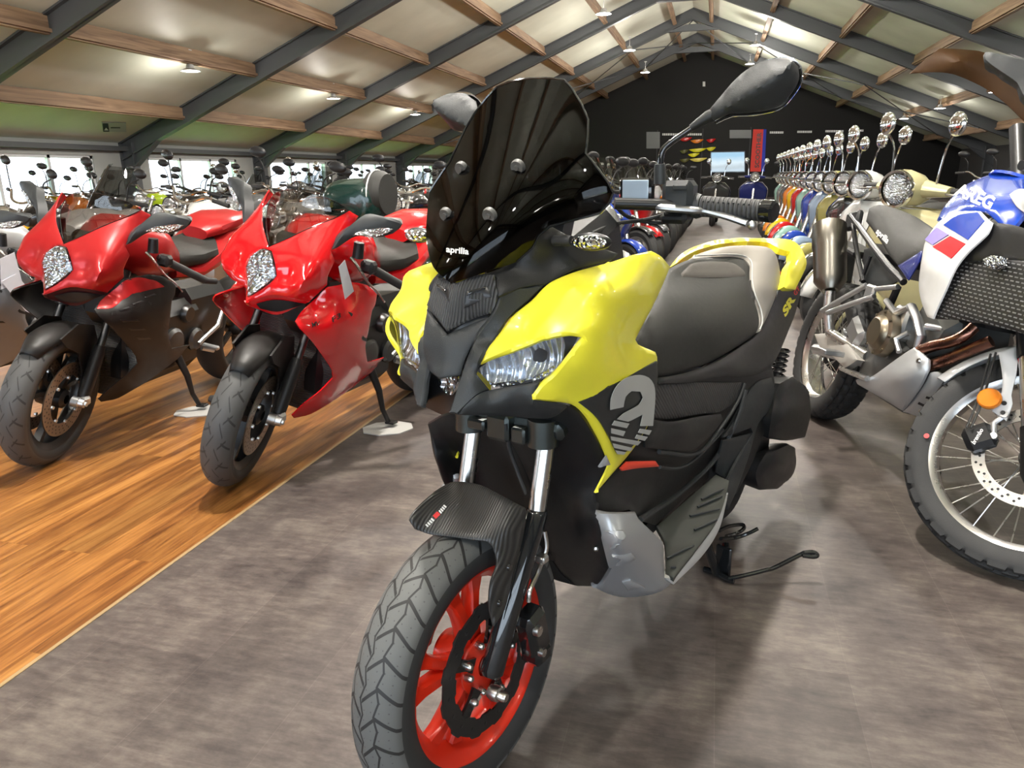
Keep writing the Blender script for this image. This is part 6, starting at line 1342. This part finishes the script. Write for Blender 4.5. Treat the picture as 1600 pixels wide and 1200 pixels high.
# ---------------------------------------------------------------- far wall dressing, signs
FW0 = Frame(0, YF - .02, 0)
def wp(px, py, d=0.0): return Vector(FW0.px(px, py, -d, 1)) + Vector((0, YF - .02, 0))
def wall_board(name, quad, m, label, cat, d=.035, group=None):
    q = [wp(x, y, d) for x, y in quad]; b = [p + Vector((0, d - .005, 0)) for p in q]
    o = MB().add(q + b, [(0, 1, 2, 3), (7, 6, 5, 4), (0, 4, 5, 1), (1, 5, 6, 2), (2, 6, 7, 3), (3, 7, 4, 0)], False).build(name, m); return tag(o, label, cat, group)
wall_board('wall_poster', [(1010,206),(1031,206),(1031,232),(1010,232)], mat('panel_grey', (.10, .105, .10), .35), 'plain grey poster board on the far wall left of the coloured visors', 'poster', group='wall posters')
wall_board('wall_poster', [(1140,203),(1174,203),(1174,216),(1140,216)], MATS['panel_grey'], 'plain grey poster board on the far wall beside the red banner', 'poster', group='wall posters')
# television
t, bb_, b_ = newmat('screen_picture'), 0, 0
mm, N_, bs = t; tc = N_.n('TexCoord'); sx = N_.n('SeparateXYZ'); N_.l(tc.outputs['Generated'], sx.inputs[0]); no = N_.n('TexNoise'); no.inputs['Scale'].default_value = 3; N_.l(tc.outputs['Generated'], no.inputs[0])
ad = N_.n('Math', operation='ADD'); ml = N_.n('Math', operation='MULTIPLY'); ml.inputs[1].default_value = .35; N_.l(no.outputs[0], ml.inputs[0]); N_.l(ml.outputs[0], ad.inputs[0]); N_.l(sx.outputs[2], ad.inputs[1])
cr = N_.n('ValToRGB'); e = cr.color_ramp.elements; e[0].position = .25; e[0].color = (.55, .68, .78, 1); e[1].position = 1.05; e[1].color = (.35, .60, .80, 1); q_ = e.new(.6); q_.color = (.68, .82, .90, 1); q_ = e.new(.42); q_.color = (.50, .60, .66, 1); N_.l(ad.outputs[0], cr.inputs[0])
N_.l(cr.outputs[0], bs.inputs['Emission Color']); bs.inputs['Emission Strength'].default_value = .75; bs.inputs['Base Color'].default_value = (.02, .02, .02, 1)
tv = wall_board('television', [(1110,237),(1164,236),(1164,269),(1110,270)], GLB, 'flat television showing a pale blue sky on the far wall', 'television', d=.05)
q = [wp(x, y, .055) for x, y in ((1111.5,238.5),(1163,237.5),(1163,267.5),(1111.5,268.5))]; MB().add(q + [p + Vector((0, .003, 0)) for p in q], [(0, 1, 2, 3), (7, 6, 5, 4), (0, 4, 5, 1), (1, 5, 6, 2), (2, 6, 7, 3), (3, 7, 4, 0)], False).build('screen', mm, tv)
# banner
bn = wall_board('banner', [(1177,202),(1193,202),(1189,268),(1172,268)], mat('banner_red', (.75, .055, .04), .7), 'tall red vertical banner with dark letters and blue edge on the far wall', 'banner', d=.03)
q = [wp(x, y, .035) for x, y in ((1193,202),(1197.5,202),(1194.5,268),(1189,268))]; MB().add(q + [p + Vector((0, .01, 0)) for p in q], [(0, 1, 2, 3), (7, 6, 5, 4), (0, 4, 5, 1), (1, 5, 6, 2), (2, 6, 7, 3), (3, 7, 4, 0)], False).build('banner_edge', mat('banner_blue', (.03, .05, .45), .7), bn)
class WS:
    c = Vector((0, 0, EYE))
    def __call__(s, x, y): return wp(x, y, .04)
decal_text('SCOOTHER', [(1179,262),(1183,207),(1190,207),(1186,262)], WS(), BLKS, bn, off=.02)
# rows of small white letters too fine to read, as separate marks
for k, (x0, x1, y, lb) in enumerate(((1035,1058,210,'left of the visors'), (1062,1096,210,'above the visors'), (1203,1224,207,'right of the red banner'), (1246,1268,206,'second right of the red banner'), (1290,1316,205,'third right of the red banner'), (1333,1348,204,'behind the nearest chrome mirrors'))):
    m = MB(); x = x0
    while x < x1:
        w = 1.5 + (x * 7 % 3) * .5; a, b2 = wp(x, y - 1.6, .03), wp(x + w, y + 1.6, .03); m.box((a + b2) / 2, (abs(b2.x - a.x), .02, abs(a.z - b2.z))); x += w + .9
    tag(m.build('wall_lettering', mat('sign_white', (.75, .75, .75), .5), fix=False), 'small white lettering on the black far wall, %s' % lb, 'sign', 'white lettering on the far wall')
wall_board('wall_box', [(1098,127.5),(1102,127.5),(1102,135),(1098,135)], WHTP, 'tiny white box high on the black gable wall', 'box')
# coloured visors shown on the wall
vc = {'orange': PAINT['orange'], 'red': PAINT['red'], 'yellow': mat('visor_yellow', (.75, .70, .02), .3), 'pale yellow': mat('visor_pale', (.75, .62, .12), .3), 'dark olive': mat('visor_olive', (.10, .10, .02), .4)}
for k, (x, y, w, c) in enumerate(((1071,218,9,'red'), (1089,221,9,'orange'), (1111,220,6.5,'red'), (1069,237,6,'dark olive'), (1090,235,12,'yellow'), (1111,233,6.5,'yellow'), (1084,242.5,8,'yellow'), (1070,251,7,'dark olive'), (1091,250,12,'pale yellow'))):
    p = wp(x, y, .06); W = w / 1155 * 38.6; m = MB(); secs = []
    for i in range(9):
        t_ = i / 8 * 2 - 1; h = .075 * (1 - t_ * t_) + .012; zc = .06 * t_ * t_ + .02 * t_
        secs.append([(p.x + t_ * W, p.y - .09 * (1 - t_ * t_) + dy, p.z + zc + dz * h) for dy, dz in ((0, -1), (-.02, 0), (0, 1), (.03, 0))])
    m.loft(secs); tag(m.build('display_visor', vc[c]), '%s visor on the far wall, %s line, %s from the left' % (c, ('top', 'top', 'top', 'middle', 'middle', 'middle', 'middle', 'bottom', 'bottom')[k], NUM[(0, 1, 2, 0, 2, 3, 1, 0, 1)[k]]), 'visor', 'visors on the far wall')
# sign on the ceiling at the left
r = ray(177, 198); tt = (zroof(0) * 0 + 1)
n = np.array([-SL, 0, 1.0]); p0 = np.array([XC, 0, ZC]); 
def cp(px, py, lift=.02):
    d = ray(px, py); t_ = ((p0 - CAM) @ n) / (d @ n); return Vector(CAM + d * t_) + Vector((SL, 0, -1)).normalized() * lift
q = [cp(x, y) for x, y in ((158,190),(196,191),(197,205),(160,204))]; T = MB().add(q + [p + Vector((0, 0, .015)) for p in q], [(0, 1, 2, 3), (7, 6, 5, 4), (0, 4, 5, 1), (1, 5, 6, 2), (2, 6, 7, 3), (3, 7, 4, 0)], False).build('ceiling_sign', mat('sign_plate', (.45, .50, .48), .5))
tag(T, 'small pale sign with dark square symbol on the sloping ceiling at left', 'sign')
q = [cp(x, y, .026) for x, y in ((159,191),(168,191),(170,204),(160.5,204))]; MB().add(q, [(0, 1, 2, 3)], False).build('symbol_square', mat('sign_dark', (.02, .04, .035), .5), T)
q = [cp(x, y, .032) for x, y in ((164.5,197),(168.5,201.5),(161.5,201.5))]; MB().add(q, [(0, 1, 2)], False).build('symbol', WHTP, T)
q = [cp(x, y, .026) for x, y in ((172,197),(187,197),(187,198.6),(172,198.6))]; MB().add(q, [(0, 1, 2, 3)], False).build('lettering', MATS['sign_dark'], T)
# brown board made up for an area resembling warm-lit roof at the right
FB = Frame(0, 15.5, 0)
o = shell('warm_roof_board', None, FB, [(1422,115,0),(1444,94,0),(1469,75,0),(1500,76,0),(1538,81,0),(1562,98,0),(1588,131,0),(1604,160,0),(1604,192,0),(1570,160,0),(1537,137,0),(1490,117,0),(1459,113,0)], mat('warm_roof_brown', (.095, .046, .018), .55, var=.25, scale=4), [(1500,95,-.3)], th=.05, ax=1, step=10, rnd=.01)
o.matrix_world = FB.M; tag(o, 'orange-brown board standing in for a warm-toned area of the right roof beside the low lamp', 'board')
# small sensors along the timber
for k, (x, y) in enumerate(((150,152),(311,97),(497,22),(595,65),(660,87),(403,184),(555,205))):
    pass
# ---------------------------------------------------------------- ceiling lamps
WORLD, EXPO, SUN_ = 5.0, 0.5, 22.0
LAMPW = mat('lamp_glow', (1, 1, 1), .5, emit=(1.0, .93, .80), es=45)
LAMPH = mat('lamp_housing', (.5, .5, .5), .4, metal=.6)
def lamp_thing(label):
    t = thing('high_bay_lamp', label, 'ceiling lamp', group='ceiling lamps')
    m = MB(); m.lathe([(.03, .12), (.06, .11), (.075, .05), (.17, .012), (.172, 0), (.15, .0)], axis='Z', n=28); m.build('housing', LAMPH, t)
    m = MB(); m.lathe([(0, -.004), (.10, -.004), (.145, .002), (.15, .006)], axis='Z', n=28); m.build('diffuser', LAMPW, t)
    m = MB(); m.tube([(0, 0, .11), (0, 0, .34)], .008, 6); m.box((0, 0, .35), (.09, .09, .02), bev=.005); m.build('hanger', LAMPH, t)
    return t
proto = None
def lamp(x, y, z, label, power):
    global proto
    if proto is None: proto = lamp_thing(label); o = proto
    else: o = copy_tree(proto)
    o.location = (x, y, z); o['label'] = label
    ld = bpy.data.lights.new('lamp_light', 'SPOT'); ld.energy = power; ld.color = (1.0, .945, .87); ld.shadow_soft_size = .15; ld.spot_size = math.radians(150); ld.spot_blend = .5
    lo = bpy.data.objects.new('lamp_light', ld); COL.objects.link(lo); lo.location = (x, y, z - .03)
    l2 = bpy.data.lights.new('ceiling_fill_light', 'POINT'); l2.energy = power * (1.0 if z > EYE + 3 and power < 900 else (.25 if power > 900 else .35)); l2.color = ld.color; l2.shadow_soft_size = .12  # extra point light under each lamp, added to brighten the ceiling
    lp = bpy.data.objects.new('ceiling_fill_light', l2); COL.objects.link(lp); lp.location = (x, y, z - .16)
    return o
P_ = 200
for (x, z, ys, nm) in ((-.9, EYE + 4.6, (2.35,), 'round ceiling lamp hung at the ridge'), (-2.6, EYE + 3.4, (-2.2, 2.8, 7.8, 12.8, 17.8, 23.0, 28.0), 'round ceiling lamp left of the ridge'), (1.0, EYE + 4.0, (-2, 3.2, 8.2, 13.2, 18.2, 27.5, 32.0), 'round ceiling lamp near the ridge'),
                       (6.8, EYE + 1.87, (-2, 2.8, 7.8, 12.8, 17.8, 22.8, 27.9, 32.8), 'round ceiling lamp on the low right roof'), (-9.2, EYE + 1.9, (-3, 2.3, 7.3, 12.3, 17.6, 22.9), 'round ceiling lamp on the low left roof')):
    for y in ys:
        d = {0: 'nearest', 1: 'second nearest', 2: 'third nearest'}
        vis = [q for q in ys if q > 9 or (q > 12)]
        k = ys.index(y)
        lb = '%s, %s of its row' % (nm, ('over the viewer', 'first', 'second', 'third', 'fourth', 'fifth', 'sixth', 'seventh', 'eighth')[k])
        pw = 1000 if x == -.9 else P_ * (1.0 if y > -1 else .8) * (.42 if x in (-2.6, 1.0) and 2 < y < 4 else 1) * (.8 if x == -9.2 and 2 < y < 8 else 1) * (.55 if x in (6.8, -9.2) else 1)
        lamp(x, y, z, lb, pw)
# daylight: the sun on the lawn outside, the sky through the windows
sd = bpy.data.lights.new('sun', 'SUN'); sd.energy = SUN_; sd.angle = .01; sd.color = (1, .95, .86)
so = bpy.data.objects.new('sun', sd); COL.objects.link(so); so.rotation_euler = Vector((.9, .25, 1.0)).to_track_quat('Z', 'Y').to_euler()
for (cx, cy, cz, sx, sy, d) in [(XL + .02, 14.3 + 5 * k + 2.45, 1.12, 3.4, 1.15, (-1, 0, 0)) for k in range(-4, 5)] + [(-1, YB + .02, 1.65, 14, 2.9, (0, -1, 0))]:
    ld = bpy.data.lights.new('window_portal', 'AREA'); ld.shape = 'RECTANGLE'; ld.size = sx; ld.size_y = sy; ld.cycles.is_portal = True
    lo = bpy.data.objects.new('window_portal', ld); COL.objects.link(lo); lo.location = (cx, cy, cz); lo.rotation_euler = Vector(d).to_track_quat('Z', 'Y').to_euler()
# ---------------------------------------------------------------- camera and light
cd = bpy.data.cameras.new('camera'); cd.sensor_width = 36; cd.sensor_fit = 'HORIZONTAL'; cd.lens = 36 * FPX / 1600; cd.clip_start = .05; cd.clip_end = 300
co = bpy.data.objects.new('camera', cd); COL.objects.link(co)
Mc = Matrix.Identity(4)
for i in range(3):
    for j in range(3): Mc[i][j] = RW[i][j]
Mc.translation = Vector(CAM); co.matrix_world = Mc; SC.camera = co
w = bpy.data.worlds.new('daylight'); SC.world = w; w.use_nodes = True
bg = w.node_tree.nodes['Background']; bg.inputs[0].default_value = (.80, .90, 1.0, 1); bg.inputs[1].default_value = WORLD
SC.view_settings.view_transform = 'Standard'; SC.view_settings.look = 'None'; SC.view_settings.gamma = 1; SC.view_settings.exposure = EXPO
SC.render.film_transparent = False
SC.cycles.max_bounces = 7; SC.cycles.transparent_max_bounces = 16; SC.cycles.caustics_reflective = False; SC.cycles.caustics_refractive = False; SC.cycles.sample_clamp_indirect = 4
